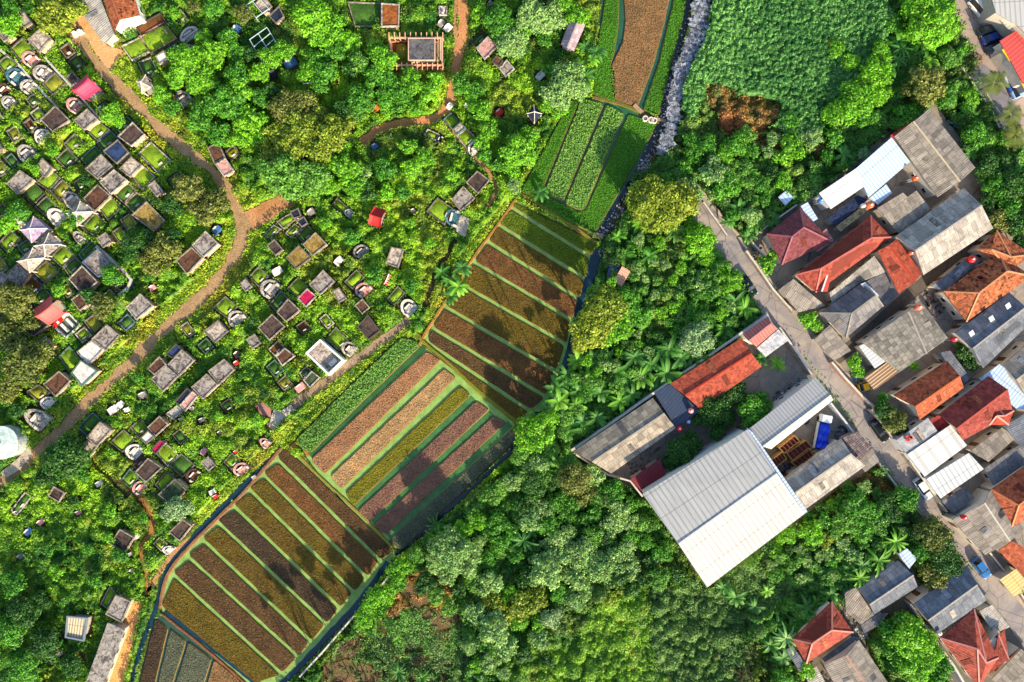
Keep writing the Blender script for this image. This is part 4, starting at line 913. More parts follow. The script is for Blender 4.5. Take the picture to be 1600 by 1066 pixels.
def house(name,label,V,F,mat,loop,ridges=(),cat='house',group=None,wall='#cbbfae',t=.14,ins=.35,ridgecol=None,uvrot=None,walls=True,openings=True):
    """V: name->(px,py,h) ; F faces (strings of names) ; loop = outline order (includes gable peaks)"""
    W={k:P(v[0],v[1],v[2]) for k,v in V.items()}
    cx=sum(W[k].x for k in loop)/len(loop); cy=sum(W[k].y for k in loop)/len(loop)
    e=empty(name,(cx,cy,0)); tag(e,label,cat,group)
    bm=bmesh.new(); uvl=bm.loops.layers.uv.new('UVMap'); T={k:bm.verts.new(p) for k,p in W.items()}; B={k:bm.verts.new(p-Vector((0,0,t))) for k,p in W.items()}
    for f in F:
        g=bm.faces.new([T[c] for c in f]); g.normal_update(); roof_uv(bm,g,uvl); bm.faces.new([B[c] for c in f][::-1])
    n=len(loop)
    for i in range(n):
        a,b=loop[i],loop[(i+1)%n]; bm.faces.new((T[a],T[b],B[b],B[a]))
    ro=bm_obj('roof',bm,mat,e)
    if ridges:
        for r in ridges:
            a,b=W[r[0]],W[r[1]]; d2=(b-a); L=d2.length; bm=bmesh.new()
            M=Matrix.Translation((a+b)/2+Vector((0,0,.03)))@d2.to_track_quat('X','Z').to_matrix().to_4x4()@Matrix.Diagonal((L,.26,.14,1))
            bmesh.ops.create_cube(bm,size=1,matrix=M); o=bm_obj('ridge_cap',bm,m_plain(ridgecol or '#a49a90'),ro)
            o.location=(0,0,0)
    if openings and W[loop[0]].z<6 and 'metal' not in mat.name:
        pr_=random.Random(int(cx*13+cy*7))
        for f in F:
            q=[W[c] for c in f]; n_=(q[1]-q[0]).cross(q[2]-q[0]); A_=n_.length
            if len(f)<3 or A_<16: continue
            n_.normalize(); n_=n_ if n_.z>0 else -n_; hz=Vector((n_.y,-n_.x,0)); hz=hz if hz.length>.03 else (q[1]-q[0]); hz.z=0; hz.normalize(); v_=n_.cross(hz)
            for _ in range(pr_.choice((0,0,1,1,2))):
                ws=[pr_.uniform(.5,1) for _ in q]; c0=sum((a_*b_ for a_,b_ in zip(q,ws)),Vector((0,0,0)))/sum(ws)
                if len(q)>3 and abs((c0-q[0]).dot(n_))>.02: c0-=n_*(c0-q[0]).dot(n_)
                sx,sy=pr_.uniform(.8,1.0),pr_.uniform(1.2,2.2); bm=bmesh.new()
                vs_=[bm.verts.new(c0+hz*a_*sx/2+v_*b_*sy/2+n_*.03) for a_,b_ in ((-1,-1),(1,-1),(1,1),(-1,1))]; g_=bm.faces.new(vs_)
                ex=bmesh.ops.extrude_face_region(bm,geom=[g_]); bmesh.ops.translate(bm,verts=[x for x in ex['geom'] if isinstance(x,bmesh.types.BMVert)],vec=n_*.03)
                tile_='tile' in mat.name
                o=bm_obj('patch_sheet',bm,m_stain(*(pr_.choice((('#7a3a2a','#5a2a20'),('#b86a4a','#8a4a34'))) if tile_ else pr_.choice((('#6e6c6e','#4c4a4c'),('#b2a898','#8a8074'),('#857d72','#5e5850'),('#959ba4','#70757e'))))),ro); o.location=(0,0,0)
    if walls:
        xy=[W[k].xy for k in loop]; wi=inset(xy,ins); tops=[W[k].z-t-.02 for k in loop]
        # lower the top where the inset moved away from the eaves is not needed: roof rises inwards
        bm=bmesh.new(); poly_prism(bm,wi,0,tops); wo=bm_obj('wall',bm,m_plain(wall,.85,.2),e)
        if openings:
            s=1 if area(xy)>0 else -1
            for i in range(n):
                a=wi[i]; b=wi[(i+1)%n]; L=(b-a).length; zt=min(tops[i],tops[(i+1)%n])
                if L<2.6 or zt<2.2: continue
                dr=(b-a)/L; out=Vector((dr.y,-dr.x))*s; rz=math.atan2(dr.y,dr.x); k=int(L//3)
                for j in range(min(k,4)):
                    p=a.lerp(b,(j+.5)/min(k,4))
                    if j==0 and i%2==0:
                        bm=bmesh.new(); box(bm,(p.x+out.x*.02,p.y+out.y*.02,1.0),(.95,.09,2.0),rz); d_=bm_obj('door',bm,m_plain('#6a4630'),e)
                    else:
                        bm=bmesh.new(); box(bm,(p.x+out.x*.02,p.y+out.y*.02,1.45),(1.1,.08,1.0),rz); wd=bm_obj('window',bm,m_plain('#e6e2da'),e)
                        bm=bmesh.new(); box(bm,(p.x+out.x*.05,p.y+out.y*.05,1.45),(.95,.06,.85),rz); o=bm_obj('pane',bm,m_glass(),wd); 
    excl([W[k].xy for k in loop],-.2); return e
def gable(label,a,b,c,d,h,rise,mat,r=None,wall='#cbbfae',group='gable roofed houses',name='house',cat='house',rc=None,**k):
    """eave corners a,b (one eave) and c,d (other eave) so that ridge runs mid(a,d)->mid(b,c)"""
    m1=r[0] if r else ((a[0]+d[0])/2,(a[1]+d[1])/2); m2=r[1] if r else ((b[0]+c[0])/2,(b[1]+c[1])/2)
    V={'a':(*a,h),'b':(*b,h),'c':(*c,h),'d':(*d,h),'m':(*m1,h+rise),'n':(*m2,h+rise)}
    return house(name,label,V,['abnm','mncd'],mat,'abncdm',[('m','n')],cat,group,wall,ridgecol=rc,**k)
def hip(label,a,b,c,d,r1,r2,h,rise,mat,wall='#cbbfae',rc='#c89080',group='hip roofed houses',**k):
    """a,b,c,d eave corners; ridge r1 (near edge d-a) to r2 (near edge b-c)"""
    V={'a':(*a,h),'b':(*b,h),'c':(*c,h),'d':(*d,h),'m':(*r1,h+rise),'n':(*r2,h+rise)}
    return house('house',label,V,['abnm','bcn','cdmn','dam'],mat,'abcd',[('m','n'),('m','a'),('m','d'),('n','b'),('n','c')],'house',group,wall,ridgecol=rc,**k)
def shed(label,pts,hs,mat,name='shed_roof',cat='shed',group='lean-to sheds',wall='#b8ad9e',**k):
    ks='abcdefghij'[:len(pts)]; hs=hs if isinstance(hs,(list,tuple)) else [hs]*len(pts)
    V={q:(p[0],p[1],z) for q,p,z in zip(ks,pts,hs)}
    return house(name,label,V,[ks],mat,ks,(),cat,group,wall,**k)
SH='shed'
# --- top left
gable('white walled house with orange clay tile roof at the top edge beside the dirt yard',(152,-30),(178,50),(218,24),(200,-40),3.6,1.3,TERRD,((165,-30),(187,31)),'#ece8e0',rc='#a05a3c')
shed('grey lean-to roof along the left side of the white walled tile roofed house',[(118,-8),(150,-20),(178,52),(164,70),(128,22)],[2.6,3.3,3.3,2.4,2.4],ASBL,SH)
# --- lower left
e=shed('beige slatted roof hut standing alone near the lower left edge',[(107,964),(136,967),(130,1000),(104,994)],[2.4,2.4,2.2,2.2],m_metal('#cbbb98','#7d7160',.5,.3,.8),'hut','hut','huts')
q_=[P(*a_,2.4).xy for a_ in ((105,962),(138,965),(132,1002),(102,996))]; bm=bmesh.new(); ring(bm,q_,inset(q_,.28),2.25,2.6); bm_obj('roof_frame',bm,m_plain('#77828e'),e); excl(q_,.3)
shed('long mottled concrete roof running off the bottom edge beside the orange dirt yard',[(168,973),(195,984),(158,1085),(130,1078)],[2.7,2.5,2.5,2.7],m_stain('#a8a198','#4e4a46',1.1),SH)
# --- small huts in the middle
gable('small hut with half pink half dark roof beside the brown top field',(889,34),(876,70),(897,80),(915,38),2.6,.8,m_asb('#c9a6a8','#8a7f8a'),((890,44),(910,50)) if False else None,group='huts',name='hut',cat='hut',openings=False)
pyr((823,178,834,164,847,178,835,191),'navy',2.2,1.1)
shed('small hut with sloping pink sheet roof in the trees right of the striped field',[(972,416),(985,424),(971,449),(959,440)],[3.0,2.7,2.7,3.0],m_metal('#d59a80','#b07a64',.5,.3,.7),'hut','hut','huts')
shed('dark blue tarpaulin roof adjoining the pink sheet hut',[(952,414),(971,416),(958,440),(948,432)],2.2,m_metal('#3a4a66','#25324a',.5,.3,.6),SH,openings=False)
# --- right side block
gable('large grey fibre cement gable roof at the top of the housing block, with red edge',(1397,213),(1465,308),(1524,262),(1452,170),4.2,1.3,ASB,((1427,190),(1500,284)),rc='#b8a890')
shed('thin red fascia roof strip on the upper edge of the large grey gable',[(1391,212),(1432,184),(1436,188),(1396,217)],4.0,m_plain('#b5352c'),SH,openings=False)
shed('white sheet metal roof, left part, beside the small dark blue opening',[(1280,302),(1338,263),(1350,292),(1298,327)],[4.6,4.6,4.0,4.0],WHT,SH,wall='#dcdcdc')
shed('pale blue white sheet metal roof joining the large grey gable',[(1338,263),(1393,215),(1422,253),(1357,309)],[4.4,4.4,3.8,3.8],BLUM,SH,wall='#dcdcdc')
shed('small pale blue hut roof at the edge of the jungle near the maroon roof',[(1216,308),(1229,297),(1240,309),(1227,321)],2.6,BLUM,'hut','hut','huts')
shed('navy blue flat gravel roof below the white metal roof',[(1292,342),(1340,305),(1357,312),(1306,352)],3.0,m_stain('#2a3a5c','#141c30',1.5),SH)
shed('narrow ochre spotted roof strip below the navy flat roof',[(1306,354),(1358,314),(1365,321),(1314,362)],2.8,m_stain('#b0a078','#6a5c48',1.5),SH)
shed('white blue canopy roof between white metal roof and grey sheds',[(1358,310),(1385,288),(1394,302),(1372,320)],3.0,BLUM,SH,openings=False)
hip('maroon hip roofed house with pinkish front beside the lane',(1198,366),(1250,325),(1300,378),(1222,414),(1238,370),(1256,356),3.6,1.9,MAR,rc='#9a5a60')
shed('pale skylight canopy against the upper right side of the maroon roof',[(1251,322),(1262,316),(1278,342),(1267,349)],3.0,BLUM,SH,openings=False)
shed('pinkish brown flat porch roof on the right of the maroon hip roof',[(1268,379),(1291,357),(1303,376),(1277,394)],3.4,m_tile('#b0706a','#95585a',.7),SH)
hip('long red hip roofed house running diagonally, roof dark on its upper side',(1243,430),(1361,337),(1393,371),(1275,457),(1283,420),(1362,372),3.6,2.0,RED,rc='#c06a60')
gable('small ribbed red cross gable on the lower front of the long red roof',(1275,455),(1289,424),(1300,424),(1293,456),3.9,.5,m_metal('#a83a32','#8a2a28',.4,.2,.7),group='porches',name='porch',cat='porch',openings=False,rc='#e8d8c8')
gable('square red tile gable at the right end of the grey sheet courtyard',(1371,392),(1404,459),(1441,427),(1401,373),3.8,.9,REDB,((1390,383),(1430,440)),rc='#a83828')
gable('very long two tone grey gable roof, blue grey upper side and tan lower side',(1400,369),(1506,294),(1552,357),(1443,430),4.2,1.7,ASBL,((1430,392),(1534,321)))
shed('tan grey sheet roof with notched end, above the very long grey gable',[(1371,325),(1411,301),(1418,308),(1432,298),(1455,327),(1405,366)],[3.6,3.6,3.5,3.5,3.2,3.2],ASB,SH)
shed('weathered grey flat sheet roof beside the lane below the long red roof',[(1217,453),(1240,436),(1268,460),(1290,478),(1248,488)],[2.6,3.0,3.0,2.8,2.5],ASB,SH)
shed('grey sheet roofs in a strip along the lower side of the long red roof',[(1296,458),(1366,400),(1384,425),(1345,441),(1300,474)],[3.0,3.2,3.0,2.7,2.6],ASBL,SH)
shed('dark grey sheet roof between the red gable and the blue hip roof',[(1349,442),(1384,424),(1404,461),(1380,480)],2.7,ASBD,SH)
hip('hip roof blue black on the upper side and tan below, beside the dark alley',(1281,489),(1345,443),(1380,479),(1322,528),(1331,490),(1368,462),3.2,1.5,ASBD,rc='#8a8478')
shed('small white sheet on the upper end of the blue black hip roof',[(1345,444),(1352,441),(1374,462),(1363,470)],3.6,WHT,SH,openings=False)
shed('mottled low shed roof between the two garden bushes by the lane',[(1272,530),(1297,508),(1330,548),(1303,564)],[2.4,2.8,2.8,2.4],ASB,SH)
gable('square grey roof with ridge across it, on the lower side of the dark alley',(1347,535),(1405,582),(1481,528),(1438,470),3.8,1.2,m_asb('#9a9488','#6a665f',.8,.9),((1419,487),(1448,553)))
shed('white ribbed sheet awning behind the small yard with yellow car',[(1342,541),(1372,526),(1396,557),(1367,576)],[3.0,3.1,3.1,3.0],WHT,SH,openings=False)
shed('brown and cream striped awning beside the yellow car',[(1351,590),(1389,564),(1404,582),(1366,610)],[2.7,2.9,2.9,2.7],m_metal('#7a5c44','#c9b08a',.55,.15,.7),SH,openings=False)
shed('narrow dark grey sheet roof strip above the brown striped clay roof',[(1462,545),(1497,522),(1508,540),(1476,560)] if False else [(1462,552),(1485,548),(1516,590),(1508,598)],2.8,ASBB,SH)
hip('big two tone clay tile hip roof at the right edge, dark above orange below',(1474,456),(1560,395),(1612,432),(1510,503),(1530,458),(1574,424),3.8,2.1,TERRD,rc='#c88a60')
hip('smaller clay tile hip wing above the big two tone hip roof',(1527,390),(1557,360),(1612,398),(1578,424),(1549,390),(1580,402),3.7,1.3,TERRD,rc='#c88a60')
shed('blue grey sheet lean-to on the upper left side of the big clay hip roof',[(1455,448),(1520,396),(1532,408),(1476,455)],[2.6,2.9,2.9,2.6],ASBB,SH)
gable('dark blue grey gable with three pale skylight squares at the right edge',(1492,520),(1577,457),(1625,490),(1536,576),3.8,1.3,ASBB,((1520,545),(1603,480)))
for (x,y) in ((1519,520),(1548,498),(1574,478)): pass
gable('orange brown clay tile gable with short lower wing, lower right block',(1396,618),(1480,564),(1506,606),(1437,656),3.8,1.5,TERR,((1430,636),(1500,588)),rc='#b86038')
gable('maroon and orange gable roof with small cross gable on its lower side',(1467,648),(1545,588),(1583,646),(1505,688),3.8,1.6,m_tile('#9a463a','#7f352f',.6),((1495,670),(1575,609)),rc='#b05040')
hip('small hipped cross gable set into the lower side of the maroon and orange gable',(1546,664),(1553,632),(1584,642),(1576,664),(1557,650),(1570,650),3.9,1.0,m_tile('#b4462f','#8a2a24',.6),group='porches',openings=False)
shed('small dark red porch roof in front of the maroon and orange gable',[(1452,656),(1467,649),(1485,664),(1466,674)],3.2,m_tile('#a03a34','#84282a',.6),SH,openings=False)
shed('white flat roof with a red patch of belongings, beside the lane',[(1401,688),(1450,653),(1465,674),(1417,711)],3.8,m_stain('#b8b8b8','#8a8a8c',.5),SH,wall='#dcd8d0')
shed('large plain white metal roof beside the lane with a centre seam',[(1418,710),(1485,664),(1511,696),(1445,745)],[4.0,4.0,3.7,3.7],m_metal('#c6c6c2','#b0b0ac',2.5,.3),SH,wall='#dcd8d0')
shed('white ribbed metal roof, next below the large plain white roof',[(1447,749),(1514,708),(1537,733),(1470,779)],[3.8,3.8,3.5,3.5],m_metal('#c2c5c5','#a0a4a4',.9,.3),SH,wall='#dcd8d0')
shed('patched grey sheet roof right of the white ribbed metal roof',[(1516,705),(1566,668),(1588,684),(1545,722)],3.0,ASB,SH)
shed('dark low grey roof with pale stains below the patched sheet roof',[(1538,732),(1600,690),(1640,720),(1555,762)],2.8,ASBD,SH)
shed('blue grey flat roof cut by the right edge above the patched roof',[(1569,666),(1612,640),(1640,700),(1598,702)],3.6,ASBB,SH)
shed('translucent pale blue sheet canopy right of the maroon and orange gable',[(1530,592),(1562,569),(1600,600),(1640,640),(1590,640)],3.0,BLUM,SH,openings=False)
gable('grey corrugated gable cut by the right edge above the pale blue canopy',(1568,570),(1612,530),(1660,580),(1605,622),3.9,1.0,ASB,((1588,594),(1640,555)))
shed('small dark sheet roof beside the lane below the white ribbed roof',[(1471,784),(1507,760),(1523,778),(1491,804)],2.6,ASBD,SH)
hip('bright orange clay hip roof at the right edge, low right',(1549,765),(1605,726),(1660,775),(1580,826),(1592,790),(1620,768),3.9,1.8,TERR,rc='#d08050')
gable('grey gable roof beside the lane with red tank on its corner',(1487,813),(1540,868),(1600,826),(1548,764),3.7,1.0,ASB,((1538,786),(1578,846)) ,rc='#c0b8aa')
shed('orange red tile lean-to strip at the right edge below the grey gable',[(1560,860),(1582,846),(1612,862),(1640,920),(1600,902)],[3,3.4,3.4,3,2.8],TERR,SH)
shed('yellow ochre sheet roof beside the lane near the blue car',[(1562,906),(1588,889),(1612,920),(1584,932)],2.9,m_metal('#d8bc7a','#b8985a',.6,.25,.7),SH)
# --- lower right blocks
gable('dark grey gable beside the lane under the two dark trees',(1428,944),(1512,884),(1542,938),(1465,990),3.8,1.3,ASBB,((1450,970),(1527,914)))
hip('red hip roof with many angles at the bottom right corner',(1469,997),(1522,952),(1560,1028),(1530,1075),(1527,1014),(1541,1036),3.9,2.0,RED,rc='#c08078')
gable('short red wing roof on the right of the bottom right red hip roof',(1550,1000),(1570,984),(1594,1012),(1548,1052),3.5,.8,RED,((1560,992),(1576,1030)),rc='#b07068',openings=False)
shed('pale grey sheets between the lane and the bottom right red hip roof',[(1530,955),(1550,945),(1578,980),(1566,985),(1553,990)],2.8,ASBL,SH)
shed('grey blotched roof in the bottom right corner beside the lane',[(1549,1062),(1596,1014),(1640,1060),(1600,1100)],3.0,ASB,SH)
gable('blue black gable roof half covered by banana leaves',(1341,921),(1403,876),(1434,917),(1366,960),3.6,1.0,ASBB,((1359,945),(1427,899)))
shed('translucent blue white sheets at the end of the blue black gable',[(1403,866),(1417,857),(1433,873),(1421,889)],3.0,BLUM,SH,openings=False)
shed('tan grey sheet roof attached left of the blue black gable',[(1320,927),(1337,918),(1366,961),(1345,976),(1322,956)],[3.0,3.3,3.0,2.7,2.8],ASB,SH)
shed('grey ruined shed roof between the tan sheets and the big garden tree',[(1345,977),(1370,960),(1388,958),(1376,976),(1350,990)],2.5,ASBD,SH)
hip('red hip roof with orange lower faces near the bottom edge, beside banana leaves',(1238,999),(1300,940),(1333,988),(1260,1037),(1269,1006),(1300,985),3.8,2.0,RED,rc='#c08070')
gable('grey gable with pink verge cut by the bottom edge',(1287,1039),(1322,1100),(1400,1085),(1342,1000),3.6,1.1,ASB,((1322,1024),(1366,1090)),rc='#b08070')
shed('blue grey lean-to between red hip roof and grey gable',[(1284,1030),(1334,994),(1342,1000),(1292,1038)],2.6,ASBB,SH,openings=False)
shed('narrow dark lean-to on the left of the bottom red hip roof',[(1228,1016),(1238,1008),(1260,1040),(1250,1050)],2.5,ASBB,SH,openings=False)
shed('small grey roof under trees at the bottom edge left of the grey gable',[(1258,1052),(1276,1042),(1300,1085),(1270,1090)],2.6,ASBL,SH)
# --- warehouse compound
gable('huge warehouse with white grey ribbed metal gable roof',(1004,772),(1168,671),(1257,803),(1105,918),7.0,1.6,m_metal('#bcb9b3','#a09f9b',.95,.4,.6),((1060,850),(1214,740)),'#c9c6c0',group='large sheds',name='warehouse',cat='warehouse',rc='#b9b9b9')
shed('long narrow bluish metal canopy on the upper right end of the warehouse',[(1150,680),(1162,670),(1250,800),(1243,808)] if False else [(1166,668),(1176,676),(1262,800),(1257,803)],6.4,BLUM,SH,openings=False)
gable('largest red tile roof left of the lane, in two tones',(1047,600),(1159,528),(1190,573),(1095,640),3.9,.9,REDB,((1070,618),(1174,552)),'#dcd6ca',rc='#a02c20')
shed('dark blue sheet roof between the red tile roof and the grey terrace roof',[(1023,615),(1047,600),(1094,642),(1078,652),(1056,668)],3.4,m_metal('#2a3c58','#1d2b44',.6,.2,.6),SH)
gable('long weathered tan grey roof at the left end of the compound',(895,706),(1020,622),(1056,669),(955,740),3.7,.9,m_asb('#aca08e','#857b70',1.1,1.2),((925,722),(1038,646)),'#c8c0b4',rc='#9a9084')
shed('small deep maroon metal roof between courtyard trees and warehouse',[(984,750),(1031,717),(1042,747),(1006,771)],[3.4,3.4,3.2,3.2],DMAR,SH)
gable('pink striped metal roof at the lane end of the red tile roof',(1160,522),(1198,496),(1215,514),(1182,542),3.8,.6,PINKM,((1170,533),(1206,505)),'#e8e4dc',rc='#b87870')
shed('white parapet terrace beside the pink striped roof',[(1183,544),(1216,515),(1232,532),(1196,558)],3.0,m_stain('#d8d8d8','#9a9aa0'),SH,openings=False)
gable('grey ribbed metal roof above the yard with the blue truck',(1163,676),(1274,590),(1302,625),(1205,702),5.2,.9,GREYM,((1192,698),(1298,618)),'#c4c0b8',rc='#d8cdb8',group='large sheds')
gable('two tone gable below the brown crates, dark upper side and tan lower side',(1220,754),(1314,685),(1352,728),(1253,800),3.9,1.0,ASBL,((1238,773),(1330,709)))
shed('patchwork brown grey roof beside the lane at the end of the two tone gable',[(1316,685),(1340,674),(1362,700),(1340,722),(1328,708)],2.9,m_asb('#8a7a74','#5a5058',.6,.6),SH)
shed('small pale flat shed roof at the corner of the compound by the lane',[(1340,722),(1363,700),(1374,721),(1352,738)],2.7,ASB,SH)
# --- top right
shed('white roof of the depot at the top right corner',[(1545,-20),(1700,-30),(1700,60),(1620,70),(1590,40),(1556,20)],5.0,m_metal('#b4b2ad','#9a9995',.9,.25,.5),SH,openings=False)
shed('pale ribbed canopy above the parked cars at the top right',[(1556,24),(1590,10),(1612,40),(1592,58),(1574,44)],3.6,GREYM,SH,openings=False)
shed('red ribbed roof with yellow edge at the right edge above the road',[(1562,64),(1588,48),(1640,110),(1640,150),(1598,130)],[4,4,4,4,4],m_metal('#d0524a','#b03c38',.7,.15,.6),SH,wall='#d8c8b8',openings=False)
shed('yellow sign board roof along the left edge of the red ribbed roof',[(1566,78),(1570,74),(1582,92),(1578,96)],3.9,m_plain('#e8c820'),SH,openings=False)
shed('yellow awning at the lower end of the red ribbed roof',[(1592,122),(1600,116),(1612,140),(1604,146)],3.4,m_plain('#e8c050'),SH,openings=False)
# rooftop water tanks
def tank(px,py,h0,r,hh,col,label):
    r*=.8; hh*=.8
    p=P(px,py,h0+hh); e=empty('rooftop_tank',(p.x,p.y,h0)); tag(e,label,'water tank','rooftop water tanks')
    def o_(nm,bm,m): o=bm_obj(nm,bm,m,e,True); o.location=(-p.x,-p.y,-h0)
    bm=bmesh.new(); bmesh.ops.create_cone(bm,cap_ends=True,segments=18,radius1=r,radius2=r*.97,depth=hh,matrix=Matrix.Translation((p.x,p.y,h0+hh/2))); o_('tank_body',bm,m_plain(col,.4))
    bm=bmesh.new(); bmesh.ops.create_uvsphere(bm,u_segments=18,v_segments=8,radius=r,matrix=Matrix.Translation((p.x,p.y,h0+hh))@Matrix.Diagonal((1,1,.35,1))); o_('dome',bm,m_plain(col,.4))
    bm=bmesh.new(); bmesh.ops.create_cone(bm,cap_ends=True,segments=12,radius1=r*.35,radius2=r*.33,depth=.18,matrix=Matrix.Translation((p.x,p.y,h0+hh+r*.38))); o_('lid',bm,m_plain('#e0dcd4',.4))
    bm=bmesh.new()
    for a in range(4): box(bm,(p.x+r*.6*math.cos(a*1.57+.78),p.y+r*.6*math.sin(a*1.57+.78),h0/2),(.12,.12,h0))
    o_('stand',bm,m_plain('#8a8a88'))
tank(1361,320,3.6,.75,1.3,'#d86a40','orange water tank above the top corner of the long red roof')
tank(1350,321,3.3,.5,1.0,'#d0cdc4','small pale water tank left of the orange tank')
tank(1432,278,4.2,.55,1.1,'#e0602c','orange water tank beside the large grey gable')
tank(1425,395,3.9,.5,1.1,'#d86a50','salmon water tank at the end of the very long grey gable')
tank(1520,405,3.3,.75,1.2,'#d82a20','bright red water tank between clay hip roofs')
tank(1437,480,4.6,.7,1.2,'#e07858','salmon water tank at the peak of the square grey roof beside the alley')
tank(1493,530,3.2,.6,1.1,'#c83038','red water tank left of the gable with skylight squares')
tank(1080,642,3.4,.6,1.2,'#e88a80','pink water tank at the edge of the dark blue sheet roof')
tank(1062,670,2.9,.6,1.1,'#e0182c','red water tank in the courtyard of the compound')
tank(1076,659,2.4,.45,.8,'#8ab0d8','light blue water tank in the courtyard of the compound')
tank(1508,809,4.2,.55,.9,'#d02830','red water tank on the grey gable beside the lane')
tank(1469,990,3.9,.5,1.0,'#d8c8c0','whitish water tank at the left corner of the bottom right red hip roof')
tank(1284,313,3.2,.6,1.0,'#4a86c8','blue water tank at the left end of the white metal roof')
# loose rooftop items
p=P(1419,684,4); bm=bmesh.new()
for k in range(6): box(bm,(p.x+random.uniform(-.6,.6),p.y+random.uniform(-.5,.5),3.99+.1),(.5,.35,.25),k)
tag(bm_obj('laundry_pile',bm,m_plain('#c8453a',.8,.6)),'heap of red and pink belongings on the white flat roof','laundry')
# skylights on the dark gable
def skylight(px,py,hh,label,s=.85,tiltv=None):
    p=P(px,py,hh); e=empty('skylight',(p.x,p.y,p.z)); tag(e,label,'skylight','skylight squares on the dark gable'); rz=-.72+math.pi/2*0
    M=Matrix.Rotation(math.radians(36),4,'Z')@Matrix.Rotation(math.radians(15),4,'X')
    bm=bmesh.new(); bmesh.ops.create_cube(bm,size=1,matrix=M@Matrix.Diagonal((s*1.1,s*1.25,.1,1))); o=bm_obj('frame',bm,m_plain('#8a9098'),e); o.location=(0,0,0)
    bm=bmesh.new(); bmesh.ops.create_cube(bm,size=1,matrix=M@Matrix.Translation((0,0,.03))@Matrix.Diagonal((s,s*1.15,.1,1))); o=bm_obj('pane',bm,m_plain('#c6d4e2',.2),e); o.location=(0,0,0)
skylight(1518,521,4.85,'left skylight square on the dark blue grey gable'); skylight(1549,498,4.85,'middle skylight square on the dark blue grey gable'); skylight(1575,478,4.85,'right skylight square on the dark blue grey gable')
# walls of the compounds and lanes
WW=m_stain('#b9c2cc','#7d8894'); WC=m_stain('#b8a896','#7d6f62')
wall_line('wall','pale blue boundary wall along the upper side of the compound',[(893,704),(960,658),(1046,597),(1112,553),(1200,492)],3.0,.35,WW)
wall_line('wall','low cement wall along the lower left side of the compound',[(896,708),(950,742),(985,752),(1004,776)],2.2,.22,WC)
wall_line('wall','blue edged yard wall beside the lane near the blue truck',[(1298,630),(1334,676)],2.0,.25,WW)
wall_line('wall','stained yard wall beside the lane below the pink striped roof',[(1218,512),(1247,553),(1268,586)],2.0,.25,WC)
wall_line('wall','red and white painted front wall of the yard with yellow car',[(1300,566),(1320,590),(1348,620),(1366,636)],1.5,.3,m_stain('#c89a88','#8a6a60',2))
wall_line('wall','weathered front wall beside the lane before the white roofs',[(1362,640),(1398,688),(1445,752),(1480,800)],1.6,.25,WC)
wall_line('wall','mossy cement wall on the field side of the lane beside the crops garden',[(1372,722),(1400,758),(1420,786)],1.2,.22,WC)
wall_line('wall','front wall of the maroon roofed house beside the lane',[(1166,392),(1186,420),(1208,452),(1240,488)],1.4,.25,WC)
wall_line('wall','low wall on the right side of the lane at the jungle end',[(1099,316),(1120,345),(1136,368)],.6,.2,WC)
wall_line('wall','long wall on the left side of the bottom right red hip roof',[(1423,944),(1455,992),(1490,1040),(1520,1090)],2.2,.3,WW)
wall_line('wall','thin pale boundary wall between the striped field and the scrub at the bottom',[(468,1058),(505,1018),(560,955),(590,922),(618,888)],1.2,.22,m_stain('#b8bcc0','#8a8e90'))
wall_line('wall','thin dark boundary wall between striped field and banana grove',[(862,648),(880,610),(893,560)],1.0,.18,WW)
wall_line('wall','low wall beside the lane at the lower right with plants behind',[(1545,862),(1580,905),(1600,935),(1640,990)],1.2,.22,WC)
wall_line('wall','boundary wall of the empty plot beside the top right road',[(1500,100),(1520,130),(1545,165),(1562,200)],.8,.25,WC)
wall_line('fence','pale low fence dividing the paved plot beside the top right road',[(1541,146),(1552,162),(1566,182)],.6,.12,m_plain('#c8ccd0'),cat='fence')
wall_line('wall','white wall of the small yard above the maroon house',[(1195,400),(1172,375),(1200,352),(1245,320)],1.6,.2,WC)
# culvert rings and plank bridge near the green plots
for i,(x,y) in enumerate(((1008,186),(1017,188),(1022,189))):
    p=P(x,y,.5); e=empty('concrete_ring',(p.x,p.y,0)); bm=bmesh.new(); c_=[(p.x+.55*math.cos(a*.524),p.y+.55*math.sin(a*.524)) for a in range(12)]
    ring(bm,c_,[((q[0]-p.x)*.72+p.x,(q[1]-p.y)*.72+p.y) for q in c_],0,.85); bm_obj('ring_wall',bm,m_plain('#d8cfc6'),e)
    bm=bmesh.new(); poly_prism(bm,[((q[0]-p.x)*.7+p.x,(q[1]-p.y)*.7+p.y) for q in c_],0,.7); bm_obj('fill',bm,m_plain('#7a6a5a'),e)
    tag(e,['leftmost of three concrete rings by the top drain crossing','middle of three concrete rings by the top drain crossing','rightmost of three concrete rings by the top drain crossing'][i],'concrete ring','concrete rings by the drain')
def plank(pts,w,label):
    a,b=[P(*p).xy for p in pts]; c=(a+b)/2; d2=b-a; bm=bmesh.new(); rz=math.atan2(d2.y,d2.x)
    e=empty('plank_bridge',(c.x,c.y,0)); tag(e,label,'bridge','plank bridges')
    for k in (-1,0,1):
        n=Vector((-d2.y,d2.x)).normalized()*k*w/3; bm=bmesh.new(); box(bm,(c.x+n.x,c.y+n.y,.45),(d2.length,w*.3,.07),rz); bm_obj('plank',bm,m_plain('#a08468'),e)
    for t in (.15,.85):
        q=a.lerp(b,t); bm=bmesh.new(); box(bm,(q.x,q.y,.2),(.12,w,.42),rz); bm_obj('bearer',bm,m_plain('#6a5540'),e)
plank([(990,165),(1003,178)],.8,'small plank bridge over the channel below the brown top field')
plank([(1024,187),(1040,190)],.5,'narrow plank crossing the dark drain beside the concrete rings')
plank([(926,368),(942,370)],1.0,'wooden sluice plank at the lower tip of the green plots')
